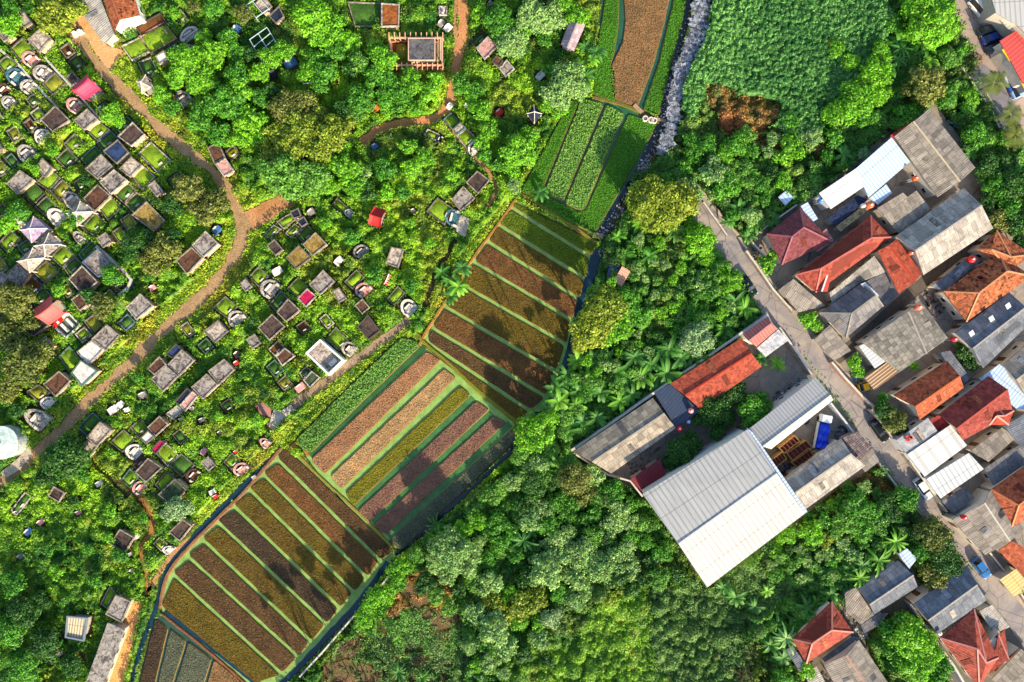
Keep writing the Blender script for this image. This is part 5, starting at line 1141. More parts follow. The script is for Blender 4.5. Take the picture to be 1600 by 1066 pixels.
# pale rubble bank along the drain
q=strip_poly([P(a,b).xy for a,b in [(1098,-25),(1094,20),(1082,70),(1068,100),(1056,140),(1050,190),(1040,225),(1030,245)]],lambda t:3.5-1.7*t,.35,.9)
n2=len(q)//2; bm=bmesh.new(); L=q[:n2]; R=q[n2:][::-1]; rows=6; V=[]
for i in range(n2):
    rr=[]
    for j in range(rows+1):
        t=j/rows; p=L[i].lerp(R[i],t); z=0 if j in(0,rows) else 1.1+random.uniform(-.18,.18)
        rr.append(bm.verts.new((p.x,p.y,z)))
    V.append(rr)
for i in range(n2-1):
    for j in range(rows): bm.faces.new((V[i][j],V[i+1][j],V[i+1][j+1],V[i][j+1]))
m_rub=m_stain('#8f949f','#4f525c',1.8)
o=bm_obj('rubble_bank',bm,m_rub); o['kind']='structure'; excl(q)
pts=[]
N=1500; idx=rng.integers(0,n2-1,N); tt=rng.uniform(0.02,.98,N)
cent=np.array([(L[i].lerp(R[i],t).x+random.uniform(-.3,.3),L[i].lerp(R[i],t).y+random.uniform(-.3,.3),1.15) for i,t in zip(idx,tt)])
colr=np.repeat(rng.uniform(.08,.42,(N,1)),3,axis=1)*np.array([.92,.98,1.15]); 
o=quad_obj('rubble_sheets',cards(cent+rng.uniform(0,.15,(N,1))*np.array([0,0,1]),rng.uniform(.4,1.4,N),None,.12,.5),m_attr(),None,np.clip(colr,0,1)); o['kind']='stuff'
o['label']='broken grey sheets and rubble lining the bank of the dark drain'; o['category']='rubble'
# litter along the drain
lt=[P(a,b).xy for a,b in [(1088,0),(1078,40),(1062,90),(1048,130),(1040,180),(1028,225),(1000,270),(1010,260),(985,300),(960,340),(945,365),(940,400),(945,420)]]
pp=catmull(lt,.25); N=900; ii=rng.integers(0,len(pp),N); cent=np.array([(pp[i].x+rng.normal(0,.55),pp[i].y+rng.normal(0,.55),.18) for i in ii]); cent[:,2]+=rng.uniform(0,.2,N)
pal=np.array([(.6,.6,.6),(.35,.34,.33),(.15,.2,.35),(.5,.4,.32),(.08,.07,.07),(.7,.7,.72),(.3,.1,.08)]); 
o=quad_obj('litter',cards(cent,rng.uniform(.15,.6,N),None,.3,.6),m_attr(),None,pal[rng.integers(0,7,N)]*.8); o['kind']='stuff'; o['label']='scattered litter and stones along the dark drain'; o['category']='litter'
excl(strip_poly(lt[4:11],2.0,.2,1.0))
# dumped things in the yards
def heap(name,poly,n,pal_,size,label,zmax=.5,cat='clutter'):
    pt=inside(pxy(poly),n*3)[:n]; N=len(pt); bm=bmesh.new(); a=[]
    cent=np.column_stack([pt,rng.uniform(.1,zmax,N)])
    o=quad_obj(name,cards(cent,rng.uniform(size*.4,size*1.5,N),None,.35,.6),m_attr(),None,np.array([srgb(c) for c in pal_])[rng.integers(0,len(pal_),N)]*.8); o['kind']='stuff'; o['label']=label; o['category']=cat
heap('yard_clutter',[(1296,672),(1320,660),(1330,672),(1312,690)],90,['#8a9ab0','#3a4a6a','#c8ccd0','#4a4a50','#2a5a4a'],.5,'jumbled junk heap in the truck yard beside the lane wall')
heap('yard_clutter',[(1204,618),(1262,584),(1268,592),(1212,630)],170,['#3a5078','#6a86a8','#c0c8d0','#2a3448','#8a8a90'],.5,'blue and grey clutter along the upper side of the grey ribbed roof')
heap('yard_clutter',[(1208,730),(1235,718),(1248,735),(1222,752)],110,['#2a4a8a','#1c2434','#6a4a3a','#8a9ab0'],.5,'dark blue junk below the brown crates')
heap('yard_clutter',[(1440,452),(1470,455),(1478,480),(1462,500),(1446,480)],120,['#4a4048','#8a8488','#2a2a30','#6a3a34'],.5,'scrap and bins in the small yard left of the big clay hip roof')
heap('yard_clutter',[(1310,958),(1325,945),(1340,965),(1322,985)],60,['#8a8a90','#2a2a30','#c8c8c8'],.5,'scrap between the bottom red hip roof and the tan sheet roof')
heap('yard_clutter',[(1340,975),(1352,985),(1356,996),(1342,1000),(1330,990)],110,['#c8d0d8','#8a9ab8','#6a6a70','#e0e0e0'],.5,'pale blue rubbish heap at the corner of the tan sheet roof')
heap('yard_clutter',[(1168,392),(1185,385),(1200,412),(1190,420)],70,['#a83a34','#3a6a5a','#c8c8c4','#d8a040','#2a4a8a'],.6,'coloured clutter in the front yard of the maroon roofed house')
heap('yard_clutter',[(975,720),(1010,695),(1030,700),(1000,735),(985,742)],120,['#8a7a70','#5a5450','#b0a89c'],.5,'grey rubble in the courtyard beside the maroon metal roof')
heap('yard_clutter',[(1480,100),(1500,95),(1512,125),(1498,130)],70,['#a08a80','#c8c0b8','#7a4a44'],.5,'pale rubble beside the wall of the top right plot')
heap('yard_clutter',[(1328,585),(1345,590),(1350,604),(1338,606)],50,['#8ab0d0','#c8d0d8','#3a5a7a'],.4,'pale blue clutter beside the yellow car')
# ================================================================ VEHICLES
def car(px,py,ang,col,label,L=4.3,W=1.75,group='cars parked along the roads',cat='car',van=False,name='parked_car',Hc=1.45):
    p=P(px,py,.8); e=empty(name,(p.x,p.y,.045),math.radians(ang)); tag(e,label,cat,group)
    def add(nm,bm,m,par=None,sm=False):
        bmesh.ops.recalc_face_normals(bm,faces=bm.faces); me=bpy.data.meshes.new(nm); bm.to_mesh(me); bm.free(); me.materials.append(m)
        if sm:
            for q in me.polygons: q.use_smooth=True
        o=bpy.data.objects.new(nm,me); COL.objects.link(o); o.parent=par or e; return o
    m=m_paint(col)
    xs=[-L/2,-L/2+.15,-L*.28,L*.2,L/2-.35,L/2]; zt=[.7,.88,.92,.92,.78,.62]; wd=[.78,.92,1,1,.93,.74]
    bm=bmesh.new(); rows=[]
    for x,z,k in zip(xs,zt,wd):
        w_=W/2*k; rows.append([bm.verts.new(c) for c in ((x,-w_,.28),(x,-w_,z*.85),(x,-w_*.86,z),(x,w_*.86,z),(x,w_,z*.85),(x,w_,.28))])
    for a,b in zip(rows,rows[1:]):
        for i in range(6): bm.faces.new((a[i],a[(i+1)%6],b[(i+1)%6],b[i]))
    bm.faces.new(rows[0]); bm.faces.new(rows[-1]); add('body',bm,m)
    r0=-L/2+.25 if not van else -L/2+.12; r1=-L/2+.75 if not van else -L/2+.25; f1=L*.05 if not van else L*.2; f0=L*.23 if not van else L*.33
    bm=bmesh.new(); lo=[(r0,W*.43),(f0,W*.43)]; hi=[(r1,W*.36),(f1,W*.36)]
    b4=[bm.verts.new((lo[0][0],-lo[0][1],.86)),bm.verts.new((lo[1][0],-lo[1][1],.86)),bm.verts.new((lo[1][0],lo[1][1],.86)),bm.verts.new((lo[0][0],lo[0][1],.86))]
    t4=[bm.verts.new((hi[0][0],-hi[0][1],Hc-.03)),bm.verts.new((hi[1][0],-hi[1][1],Hc-.03)),bm.verts.new((hi[1][0],hi[1][1],Hc-.03)),bm.verts.new((hi[0][0],hi[0][1],Hc-.03))]
    bm.faces.new(b4); bm.faces.new(t4)
    for i in range(4): bm.faces.new((b4[i],b4[(i+1)%4],t4[(i+1)%4],t4[i]))
    add('windows',bm,m_glass())
    bm=bmesh.new(); box(bm,((r1+f1)/2,0,Hc),(f1-r1+.06,W*.73,.08)); bmesh.ops.bevel(bm,geom=bm.edges[:],offset=.035,segments=2,affect='EDGES'); add('roof_panel',bm,m)
    for sx in (-L*.31,L*.31):
        for sy in (-1,1):
            bm=bmesh.new(); bmesh.ops.create_cone(bm,cap_ends=True,segments=14,radius1=.31,radius2=.31,depth=.2,matrix=Matrix.Translation((sx,sy*(W/2-.1),.31))@Matrix.Rotation(math.pi/2,4,'X')); wh=add('wheel',bm,m_plain('#222226'))
            bm=bmesh.new(); bmesh.ops.create_cone(bm,cap_ends=True,segments=10,radius1=.18,radius2=.18,depth=.22,matrix=Matrix.Translation((sx,sy*(W/2-.1),.31))@Matrix.Rotation(math.pi/2,4,'X')); add('rim',bm,m_plain('#a8a8ac'),wh)
    for sy in (-1,1):
        bm=bmesh.new(); box(bm,(L/2-.14,sy*W*.33,.62),(.2,.32,.14)); add('headlight',bm,m_plain('#e8e8e4',.2))
        bm=bmesh.new(); box(bm,(-L/2+.03,sy*W*.33,.68),(.1,.28,.14)); add('tail_light',bm,m_plain('#a01818',.3))
        bm=bmesh.new(); box(bm,(L*.17,sy*(W/2+.06),.95),(.12,.18,.12)); add('mirror',bm,m)
    return e
car(1170,447,-56,'#10141c','black car on the lane near the jungle end, beside a bright round bush')
car(1375,673,-54,'#0c1014','black pickup like car on the lane beside the front wall of the white roofs',4.6,1.85)
car(1443,764,-55,'#d5dce4','silver white car on the lane beside the white ribbed roof',4.5)
car(1534,888,-52,'#2468a8','blue car on the lane beside the low wall, lower right',4.3)
car(1354,603,18,'#e8a810','yellow car half under the striped awning',3.2,1.7)
car(1533,14,-50,'#e6e2da','white box truck at the top right corner',5.2,2.1,van=True,Hc=2.0,name='parked_truck',cat='truck')
car(1546,46,20,'#26343c','dark car, uppermost of the row at the top right depot',4.3,group='cars parked nose out at the top right')
car(1553,58,20,'#1e3f86','blue and black car, second in the row at the top right depot',4.3,group='cars parked nose out at the top right')
car(1558,73,22,'#1c2630','dark car, third in the row beside the red ribbed roof',4.2,group='cars parked nose out at the top right')
car(1585,120,24,'#c9d3e0','pale car below the yellow sign board',3.6,group='cars parked nose out at the top right')
car(1590,131,24,'#1f5fb0','light blue car, lower in the row beside the red ribbed roof',3.6,group='cars parked nose out at the top right')
car(1596,143,24,'#8fb4e0','pale blue car at the right edge, lowest in the row',3.6,group='cars parked nose out at the top right')
def motorbike(px,py,ang,col,label):
    p=P(px,py,.6); e=empty('motorbike',(p.x,p.y,.05),math.radians(ang)); tag(e,label,'motorbike','motorbikes')
    def add(nm,bm,m):
        bmesh.ops.recalc_face_normals(bm,faces=bm.faces); me=bpy.data.meshes.new(nm); bm.to_mesh(me); bm.free(); me.materials.append(m); o=bpy.data.objects.new(nm,me); COL.objects.link(o); o.parent=e
    for x in (-.62,.62):
        bm=bmesh.new(); bmesh.ops.create_cone(bm,cap_ends=True,segments=14,radius1=.29,radius2=.29,depth=.12,matrix=Matrix.Translation((x,0,.29))@Matrix.Rotation(math.pi/2,4,'X')); add('wheel',bm,m_plain('#1c1c20'))
    bm=bmesh.new(); box(bm,(0,0,.55),(1.1,.26,.34)); bmesh.ops.bevel(bm,geom=bm.edges[:],offset=.09,segments=2,affect='EDGES'); add('body',bm,m_paint(col))
    bm=bmesh.new(); box(bm,(-.25,0,.78),(.75,.27,.12)); bmesh.ops.bevel(bm,geom=bm.edges[:],offset=.04,segments=2,affect='EDGES'); add('saddle',bm,m_plain('#26262a'))
    bm=bmesh.new(); box(bm,(.45,0,.98),(.08,.66,.06)); box(bm,(.5,0,.8),(.1,.12,.34)); add('handlebar',bm,m_plain('#88888c'))
motorbike(1564,90,24,'#3a6ad0','white and blue motorbike, upper one beside the yellow sign board')
motorbike(1568,97,24,'#88a8e0','pale blue motorbike, middle one beside the yellow sign board')
motorbike(1572,104,24,'#2850b0','deep blue motorbike, lowest beside the yellow sign board')
motorbike(1493,196,-60,'#2a6ab8','blue motorbike on the track above the large grey gable roof')
motorbike(1484,190,-50,'#3aa890','green motorbike left of the blue motorbike on the track')
motorbike(1263,658,60,'#3a58a0','motorbike on the pale floor of the truck yard')
# covered blue truck
p=P(1289,676,2.2); e=empty('covered_truck',(p.x,p.y,.03),math.radians(79)); tag(e,'truck with bright blue tarpaulin over its load and white cab','truck')
def addl(nm,bm,m,par=None,par_e=None):
    bmesh.ops.recalc_face_normals(bm,faces=bm.faces); me=bpy.data.meshes.new(nm); bm.to_mesh(me); bm.free(); me.materials.append(m); o=bpy.data.objects.new(nm,me); COL.objects.link(o); o.parent=par or e; return o
bm=bmesh.new(); box(bm,(2.55,0,1.25),(1.45,1.9,1.7)); bmesh.ops.bevel(bm,geom=bm.edges[:],offset=.14,segments=2,affect='EDGES'); cb=addl('cab',bm,m_paint('#dfe6f0'))
bm=bmesh.new(); box(bm,(3.2,0,1.55),(.22,1.6,.6)); addl('windscreen',bm,m_glass(),cb)
bm=bmesh.new(); box(bm,(-.7,0,.75),(4.9,2.0,.3)); addl('chassis',bm,m_plain('#3a3a40'))
bm=bmesh.new(); N=9; G={}
for i in range(N+6):
    for j in range(N):
        x=-3.3+4.95*i/(N+5); y=-1.15+2.3*j/(N-1); edge=j in(0,N-1) or i in(0,N+5)
        z=(1.0 if edge else 2.15+.22*math.sin(i*1.4)+.12*math.cos(j*2+i)-.12*abs(j-4)/4); G[i,j]=bm.verts.new((x,y,z))
for i in range(N+5):
    for j in range(N-1): bm.faces.new((G[i,j],G[i+1,j],G[i+1,j+1],G[i,j+1]))
addl('tarpaulin',bm,m_plain('#1240d0',.45,.25))
bm=bmesh.new(); box(bm,(-.75,1.2,1.4),(4.9,.1,.9)); addl('side_board',bm,m_plain('#c8ccd4'))
for x in (-2.4,-1.4,2.3):
    for s_ in (-1,1):
        bm=bmesh.new(); bmesh.ops.create_cone(bm,cap_ends=True,segments=16,radius1=.45,radius2=.45,depth=.28,matrix=Matrix.Translation((x,s_*.85,.45))@Matrix.Rotation(math.pi/2,4,'X')); addl('wheel',bm,m_plain('#202024'))
# yellow framed truck beds
def crate(c,label):
    h=2.2; q=[P(c[i],c[i+1],h).xy for i in range(0,8,2)]; cc=sum((a for a in q),Vector((0,0)))/4
    e=empty('truck_bed',(cc.x,cc.y,0)); tag(e,label,'truck bed','brown truck beds in the yard')
    bm=bmesh.new(); ring(bm,q,inset(q,.1),.6,h); bm_obj('side_boards',bm,m_plain('#a88248'),e)
    bm=bmesh.new(); poly_prism(bm,inset(q,.15),.6,h-.35); bm_obj('cargo',bm,m_stain('#6a3028','#3a201c',2),e)
    for k in range(1,5):
        a=q[0].lerp(q[1],k/5); b=q[3].lerp(q[2],k/5); bm=bmesh.new(); d2=b-a; box(bm,((a.x+b.x)/2,(a.y+b.y)/2,h+.05),(d2.length,.1,.08),math.atan2(d2.y,d2.x)); bm_obj('cross_bar',bm,m_plain('#7a4438'),e)
    for k in range(4):
        a=q[k].lerp(cc,.15); bm=bmesh.new(); box(bm,(a.x,a.y,.3),(.25,.25,.6)); bm_obj('wheel',bm,m_plain('#26262a'),e)
crate((1217,700,1242,680,1250,690,1226,709),'brown truck bed nearest the grey ribbed roof, uppermost of the four')
crate((1229,708,1260,688,1270,700,1240,722),'brown truck bed with thick yellow frame, in the middle of the four')
crate((1236,722,1264,700,1272,712,1248,732),'brown truck bed nearest the two tone gable')
crate((1201,722,1222,706,1230,717,1208,735),'small brown truck bed at the foot of the warehouse canopy')
# ================================================================ VEGETATION
# ---- individual trees
LC={'L':'#6fae22','G':'#4f8f24','D':'#376622','Y':'#869a2c','B':'#84aa60','O':'#6f7a34','S':'#8fae78','T':'#9a8a50','P':'#5f9434'}
LCN={'L':'lime green','G':'mid green','D':'dark green','Y':'yellow green','B':'pale sage green','O':'olive and pink tinged','S':'silvery green','T':'dry straw coloured','P':'fresh green'}
def crown_mesh(R,seed,lumpr=.55,leaf=.42,flat=.62,per=20):
    g=np.random.default_rng(seed)
    lobes=[]; nl=max(4,int(3+R*2.0))
    for i in range(nl):
        a=i*2.399+g.uniform(-.4,.4); rr=R*.66*math.sqrt((i+.3)/nl); lr=R*g.uniform(.3,.44)
        lobes.append((rr*math.cos(a),rr*math.sin(a),R*flat*g.uniform(.3,.8)*(1-.45*(rr/R)**2)+R*.1,lr))
    P_=[];Nn=[];Cc=[]
    for (x,y,z,r) in lobes:
        n=int(2*math.pi*r*r*1.15/(lumpr**2*1.9))+4
        for k in range(n):
            u=g.uniform(-.35,1); t=g.uniform(0,2*math.pi); s=math.sqrt(1-u*u); dv=np.array([s*math.cos(t),s*math.sin(t),u])
            c=np.array([x,y,z])+dv*r*np.array([1,1,.85])*g.uniform(.86,1.08)
            # skip lumps buried in another lobe
            if any((c[0]-q[0])**2+(c[1]-q[1])**2+((c[2]-q[2])/.85)**2<(q[3]*.75)**2 for q in lobes): continue
            lr=lumpr*g.uniform(.7,1.25); tone=g.uniform(.72,1.25)
            m=per; uu=g.uniform(-.1,1,m); tt=g.uniform(0,2*math.pi,m); ss=np.sqrt(1-uu**2)
            d_=np.column_stack([ss*np.cos(tt),ss*np.sin(tt),uu]); P_.append(c+d_*lr*g.uniform(.6,1.3,(m,1))); Nn.append(d_*.9+dv*.35)
            Cc.append(np.clip(tone*g.uniform(.5,1.5,(m,1))*np.array([1,1,1])+g.normal(0,.05,(m,3)),.2,1.8))
    P_=np.concatenate(P_);Nn=np.concatenate(Nn);Nn/=np.linalg.norm(Nn,axis=1)[:,None];Cc=np.concatenate(Cc)
    quads=cards(P_,leaf,Nn,.38,.62).reshape(-1,3); col=np.repeat(Cc,4,axis=0)
    # darker closed inner masses so that the crown is not see-through
    bm=bmesh.new()
    for (x,y,z,r) in lobes:
        bmesh.ops.create_icosphere(bm,subdivisions=2,radius=r*.86,matrix=Matrix.Translation((x,y,z))@Matrix.Diagonal((1,1,.8,1)))
    for v in bm.verts: v.co+=v.normal*0.0+Vector((g.uniform(-.12,.12),g.uniform(-.12,.12),g.uniform(-.12,.12)))
    bm.verts.ensure_lookup_table(); vc=np.array([v.co[:] for v in bm.verts]); fc=np.array([[v.index for v in f.verts] for f in bm.faces]); bm.free()
    nq=len(quads)//4; me=bpy.data.meshes.new('crown')
    allv=np.concatenate([quads,vc]); me.vertices.add(len(allv)); me.vertices.foreach_set('co',allv.astype(np.float32).ravel())
    li=np.concatenate([np.arange(nq*4),(fc+nq*4).ravel()]).astype(np.int32); me.loops.add(len(li)); me.loops.foreach_set('vertex_index',li)
    nf=nq+len(fc); me.polygons.add(nf); ls=np.concatenate([np.arange(0,nq*4,4),nq*4+np.arange(0,len(fc)*3,3)]).astype(np.int32)
    me.polygons.foreach_set('loop_start',ls); me.polygons.foreach_set('loop_total',np.concatenate([np.full(nq,4),np.full(len(fc),3)]).astype(np.int32)); me.update()
    set_col(me,np.concatenate([col,np.full((len(vc),3),.7)])); me.materials.append(None); return me
CR={}
for R,lr,lf in ((1.3,.36,.3),(2.4,.45,.36),(3.6,.55,.42),(5.2,.62,.46)):
    CR[R]=[crown_mesh(R,int(R*10)+i,lr,lf,per=16 if R<3 else 18) for i in range(4 if R<5 else 3)]
def trunk_mesh():
    bm=bmesh.new()
    def limb(a,b,r0,r1,seg=5):
        a=Vector(a);b=Vector(b); d_=(b-a); pr=None; q=d_.to_track_quat('Z','X')
        for s_ in range(seg+1):
            t=s_/seg; c=a.lerp(b,t)+Vector((math.sin(t*5)*.06,math.cos(t*4)*.06,0))*(1-t); r=r0+(r1-r0)*t
            cur=[bm.verts.new(c+q@Vector((r*math.cos(k*math.pi/4),r*math.sin(k*math.pi/4),0))) for k in range(8)]
            if pr:
                for k in range(8): bm.faces.new((pr[k],pr[(k+1)%8],cur[(k+1)%8],cur[k]))
            pr=cur
        bm.faces.new(pr)
    limb((0,0,0),(.05,.03,.62),.075,.045)
    for k in range(6):
        a=k*1.05+.3; limb((.04,.03,.5+.02*k),(.5*math.cos(a),.5*math.sin(a),.9+.05*(k%3)),.032,.012,4)
    me=bpy.data.meshes.new('trunk'); bmesh.ops.recalc_face_normals(bm,faces=bm.faces); bm.to_mesh(me); bm.free(); me.materials.append(m_bark()); return me
TRM=trunk_mesh()
def tree(px,py,r,c,hk=1.0,phrase=None,group='broadleaf trees'):
    R=r*S; h=(R*.95+1.2)*hk*(2.0 if (890<px<965 and 440<py<620) or (810<px<920 and 640<py<770) else 2.3 if py>1080 else 1.5 if (575<px<735 and 820<py<1000) else 1.0); Rv=min(CR,key=lambda k:abs(math.log(k/R))); s=R/Rv
    p=P(px,py,h); e=empty('tree' if R>1.6 else 'bush',(p.x,p.y,0),random.uniform(0,6.28))
    me=random.choice(CR[Rv]); o=bpy.data.objects.new('crown',me); COL.objects.link(o); o.parent=e
    base=max(.1,h-R*.75); o.location=(0,0,base); o.scale=(s,s,s*random.uniform(.9,1.1))
    o.material_slots[0].link='OBJECT'; o.material_slots[0].material=m_leaf(LC[c])
    t=bpy.data.objects.new('trunk' if R>1.6 else 'stem',TRM); COL.objects.link(t); t.parent=e; t.scale=(R*.9,R*.9,base+R*.35)
    e['category']='tree' if R>1.6 else 'bush'; e['group']=group if R>1.6 else 'bushes'
    fill(mask,[(p.x+R*.5*math.cos(a),p.y+R*.5*math.sin(a)) for a in np.linspace(0,6.28,9)[:-1]],False)
    size='big' if R>3.2 else ('small' if R<2.2 else 'medium')
    AUTO.append((e,phrase or ('%s %s tree'%(size,LCN[c]) if R>1.6 else '%s rounded bush'%LCN[c]),px,py)); return e
TREES=[(85,22,34,'Y'),(110,8,22,'Y'),(8,35,20,'L'),(14,8,16,'G'),(172,175,17,'L'),(186,188,11,'L'),(288,92,30,'L'),(330,82,24,'L'),(312,122,26,'L'),(275,118,18,'L'),(368,112,22,'G'),(352,158,30,'G'),(312,182,24,'G'),(388,185,24,'L'),
(340,205,22,'G'),(372,142,22,'L'),(250,148,16,'L'),(268,165,14,'G'),(378,20,16,'O'),(330,8,18,'G'),(302,10,12,'O'),(356,60,18,'G'),(318,58,16,'L'),(405,150,16,'G'),(390,85,12,'D'),(272,20,10,'L'),
(292,292,26,'O'),(315,330,24,'O'),(338,310,20,'O'),(270,318,18,'D'),(252,385,24,'O'),(232,410,20,'O'),(268,372,16,'D'),(155,478,20,'O'),(138,460,14,'D'),(205,385,20,'D'),(225,372,14,'D'),
(16,470,30,'O'),(40,500,18,'O'),(12,520,24,'O'),(30,572,36,'O'),(60,552,22,'O'),(8,612,22,'O'),(22,640,14,'D'),(172,430,17,'G'),(24,330,18,'G'),(8,350,14,'L'),(120,340,12,'G'),(130,280,10,'D'),(90,455,12,'L'),
(98,715,34,'D'),(72,742,22,'D'),(122,735,18,'G'),(278,795,20,'S'),(262,805,13,'S'),(15,915,22,'G'),(30,960,26,'D'),(10,990,26,'G'),(65,1010,26,'D'),(30,1045,26,'G'),(110,1040,20,'D'),(60,940,16,'D'),(75,860,12,'G'),
(488,22,32,'L'),(518,42,24,'L'),(545,60,14,'L'),(500,55,22,'L'),(445,165,28,'O'),(475,160,22,'O'),(498,180,18,'Y'),(468,200,30,'Y'),(518,205,30,'Y'),(430,208,24,'Y'),(452,235,28,'Y'),(495,232,26,'Y'),(418,238,20,'Y'),(540,190,16,'Y'),
(598,92,24,'L'),(582,72,14,'L'),(585,120,20,'G'),(608,125,18,'G'),(560,150,22,'G'),(545,110,14,'D'),(575,165,12,'G'),(640,125,20,'L'),(665,140,18,'L'),(682,122,14,'L'),(650,165,16,'L'),(620,165,12,'G'),(440,272,36,'P'),(482,275,30,'P'),(425,265,16,'P'),(468,295,18,'P'),(540,262,24,'L'),(522,245,14,'G'),
(600,265,20,'G'),(640,262,18,'L'),(665,245,16,'L'),(605,300,14,'L'),(565,272,14,'B'),(575,300,14,'D'),
(752,15,14,'L'),(780,28,26,'G'),(800,62,26,'B'),(832,22,28,'B'),(862,25,24,'B'),(815,45,18,'L'),(902,22,18,'L'),(885,8,16,'L'),(850,60,14,'G'),(888,122,30,'B'),(872,145,26,'B'),(905,140,16,'B'),(862,110,12,'G'),
(862,160,18,'L'),(875,172,14,'L'),(812,232,28,'L'),(826,212,16,'L'),(800,258,18,'L'),(828,245,13,'L'),(750,170,18,'L'),(765,200,16,'L'),(720,130,18,'G'),(745,140,14,'G'),
(778,258,12,'G'),(802,290,12,'B'),(735,150,12,'L'),(752,222,14,'L'),
(1022,318,42,'Y'),(1062,315,34,'Y'),(1045,345,22,'Y'),(1010,282,24,'D'),(1042,288,18,'G'),(1078,298,22,'B'),(1095,372,26,'L'),(1080,355,16,'L'),(1100,392,14,'L'),(1142,440,20,'L'),(1128,425,14,'L'),(1112,406,15,'L'),(1115,265,24,'B'),(1138,290,24,'G'),
(945,482,34,'Y'),(925,512,32,'Y'),(960,510,30,'L'),(980,470,26,'G'),(905,540,16,'Y'),(935,458,18,'G'),(1000,495,20,'G'),(1092,532,28,'S'),(1080,520,16,'S'),
(838,675,30,'L'),(822,690,18,'L'),(858,660,18,'L'),(862,700,14,'P'),(898,752,26,'O'),(885,745,16,'Y'),(915,770,20,'O'),(932,800,14,'G'),
(1118,640,28,'D'),(1098,652,18,'D'),(1148,612,20,'D'),(1180,645,28,'G'),(1192,630,18,'G'),(1162,628,18,'D'),(1065,705,26,'D'),(1052,722,18,'D'),(1080,690,18,'D'),(1120,672,16,'D'),(1140,655,14,'D'),
(702,862,32,'B'),(728,878,24,'B'),(680,880,18,'B'),(650,868,16,'P'),(642,882,14,'L'),(620,895,18,'L'),(585,945,22,'L'),(600,930,20,'L'),(570,965,18,'L'),(618,915,16,'G'),(740,855,18,'B'),
(852,892,30,'B'),(875,872,22,'B'),(910,868,26,'B'),(935,890,26,'B'),(960,880,24,'B'),(980,860,18,'B'),(900,905,22,'B'),(878,840,22,'B'),(958,825,20,'B'),(985,815,16,'B'),(832,815,22,'B'),(848,798,18,'B'),(902,938,20,'B'),(915,925,14,'B'),
(818,948,24,'Y'),(838,935,18,'Y'),(862,968,18,'S'),(765,915,22,'B'),(742,960,20,'B'),(770,985,28,'B'),(790,1015,22,'B'),(765,1035,18,'B'),(735,1010,16,'B'),(798,930,16,'L'),(772,945,18,'Y'),(790,965,14,'Y'),(805,865,16,'G'),(780,850,18,'G'),(800,830,14,'G'),(760,875,16,'G'),(720,830,16,'L'),(745,815,16,'L'),
(960,765,20,'G'),(935,775,16,'P'),(985,790,14,'G'),(870,785,18,'G'),(850,745,16,'P'),
(1462,22,42,'L'),(1430,8,22,'L'),(1478,48,18,'L'),(1445,45,18,'L'),(1455,130,32,'O'),(1478,148,20,'G'),(1432,140,18,'O'),(1418,180,20,'G'),(1408,195,14,'G'),(1440,165,14,'G'),(1488,88,18,'P'),(1505,78,10,'G'),(1520,148,15,'L'),(1510,168,10,'G'),(1528,210,20,'G'),(1515,225,12,'D'),
(1552,258,22,'D'),(1575,250,18,'D'),(1592,285,26,'D'),(1560,290,20,'G'),(1545,315,16,'D'),(1578,322,20,'G'),(1565,345,20,'O'),(1590,350,20,'D'),(1598,378,16,'D'),(1572,212,14,'G'),(1590,200,12,'O'),
(1372,112,26,'L'),(1345,150,30,'L'),(1320,175,24,'L'),(1378,145,18,'L'),(1355,180,18,'G'),(1398,38,14,'G'),(1300,175,16,'L'),(1310,75,14,'L'),(1300,68,10,'Y'),(1330,95,16,'L'),(1380,80,18,'L'),
(1240,232,20,'L'),(1225,245,14,'L'),(1270,215,18,'B'),(1150,225,20,'G'),(1135,240,16,'L'),(1160,260,16,'P'),(1175,235,12,'G'),(1190,285,16,'G'),(1105,225,18,'G'),(1085,240,16,'G'),(1235,190,14,'G'),(1210,215,12,'B'),(1305,305,0,'G'),(1350,238,10,'S'),(1225,283,16,'L'),(1275,295,10,'B'),
(1200,412,14,'L'),(1208,400,10,'L'),(1335,568,13,'L'),(1345,582,10,'L'),(1265,500,14,'L'),(1275,510,11,'L'),(1428,572,9,'L'),(1385,640,18,'D'),(1398,658,20,'O'),(1408,665,14,'D'),(1382,622,10,'G'),(1506,552,14,'D'),(1518,568,14,'D'),(1502,540,9,'G'),
(1340,795,26,'G'),(1325,812,22,'P'),(1360,800,20,'G'),(1385,785,18,'D'),(1420,780,20,'G'),(1398,805,18,'D'),(1300,790,12,'L'),(1270,832,22,'L'),(1290,845,14,'Y'),(1350,825,22,'G'),(1378,822,18,'P'),(1310,828,16,'P'),(1232,838,16,'L'),(1290,815,14,'G'),
(1462,838,28,'O'),(1475,860,26,'D'),(1482,885,26,'D'),(1465,905,24,'O'),(1448,862,20,'G'),(1490,905,16,'D'),(1435,832,16,'D'),(1425,1000,34,'L'),(1400,985,24,'G'),(1450,1020,30,'L'),(1435,1040,30,'L'),(1405,1025,22,'G'),(1470,1045,20,'G'),(1460,1062,20,'G'),(1262,1052,14,'L'),(1225,1062,18,'G'),(1212,1085,18,'D'),
(1250,860,10,'B'),(1262,875,10,'B'),(1280,870,9,'B'),(1240,885,10,'P'),(1215,900,12,'G'),(1255,905,10,'B'),(1215,860,12,'L'),(1228,875,9,'G'),(1205,885,10,'B'),(1300,880,10,'G'),(1600,905,0,'G')]
HARD=mask.copy(); HOLE=[]
for t in TREES:
    if t[2]>0: tree(*t)
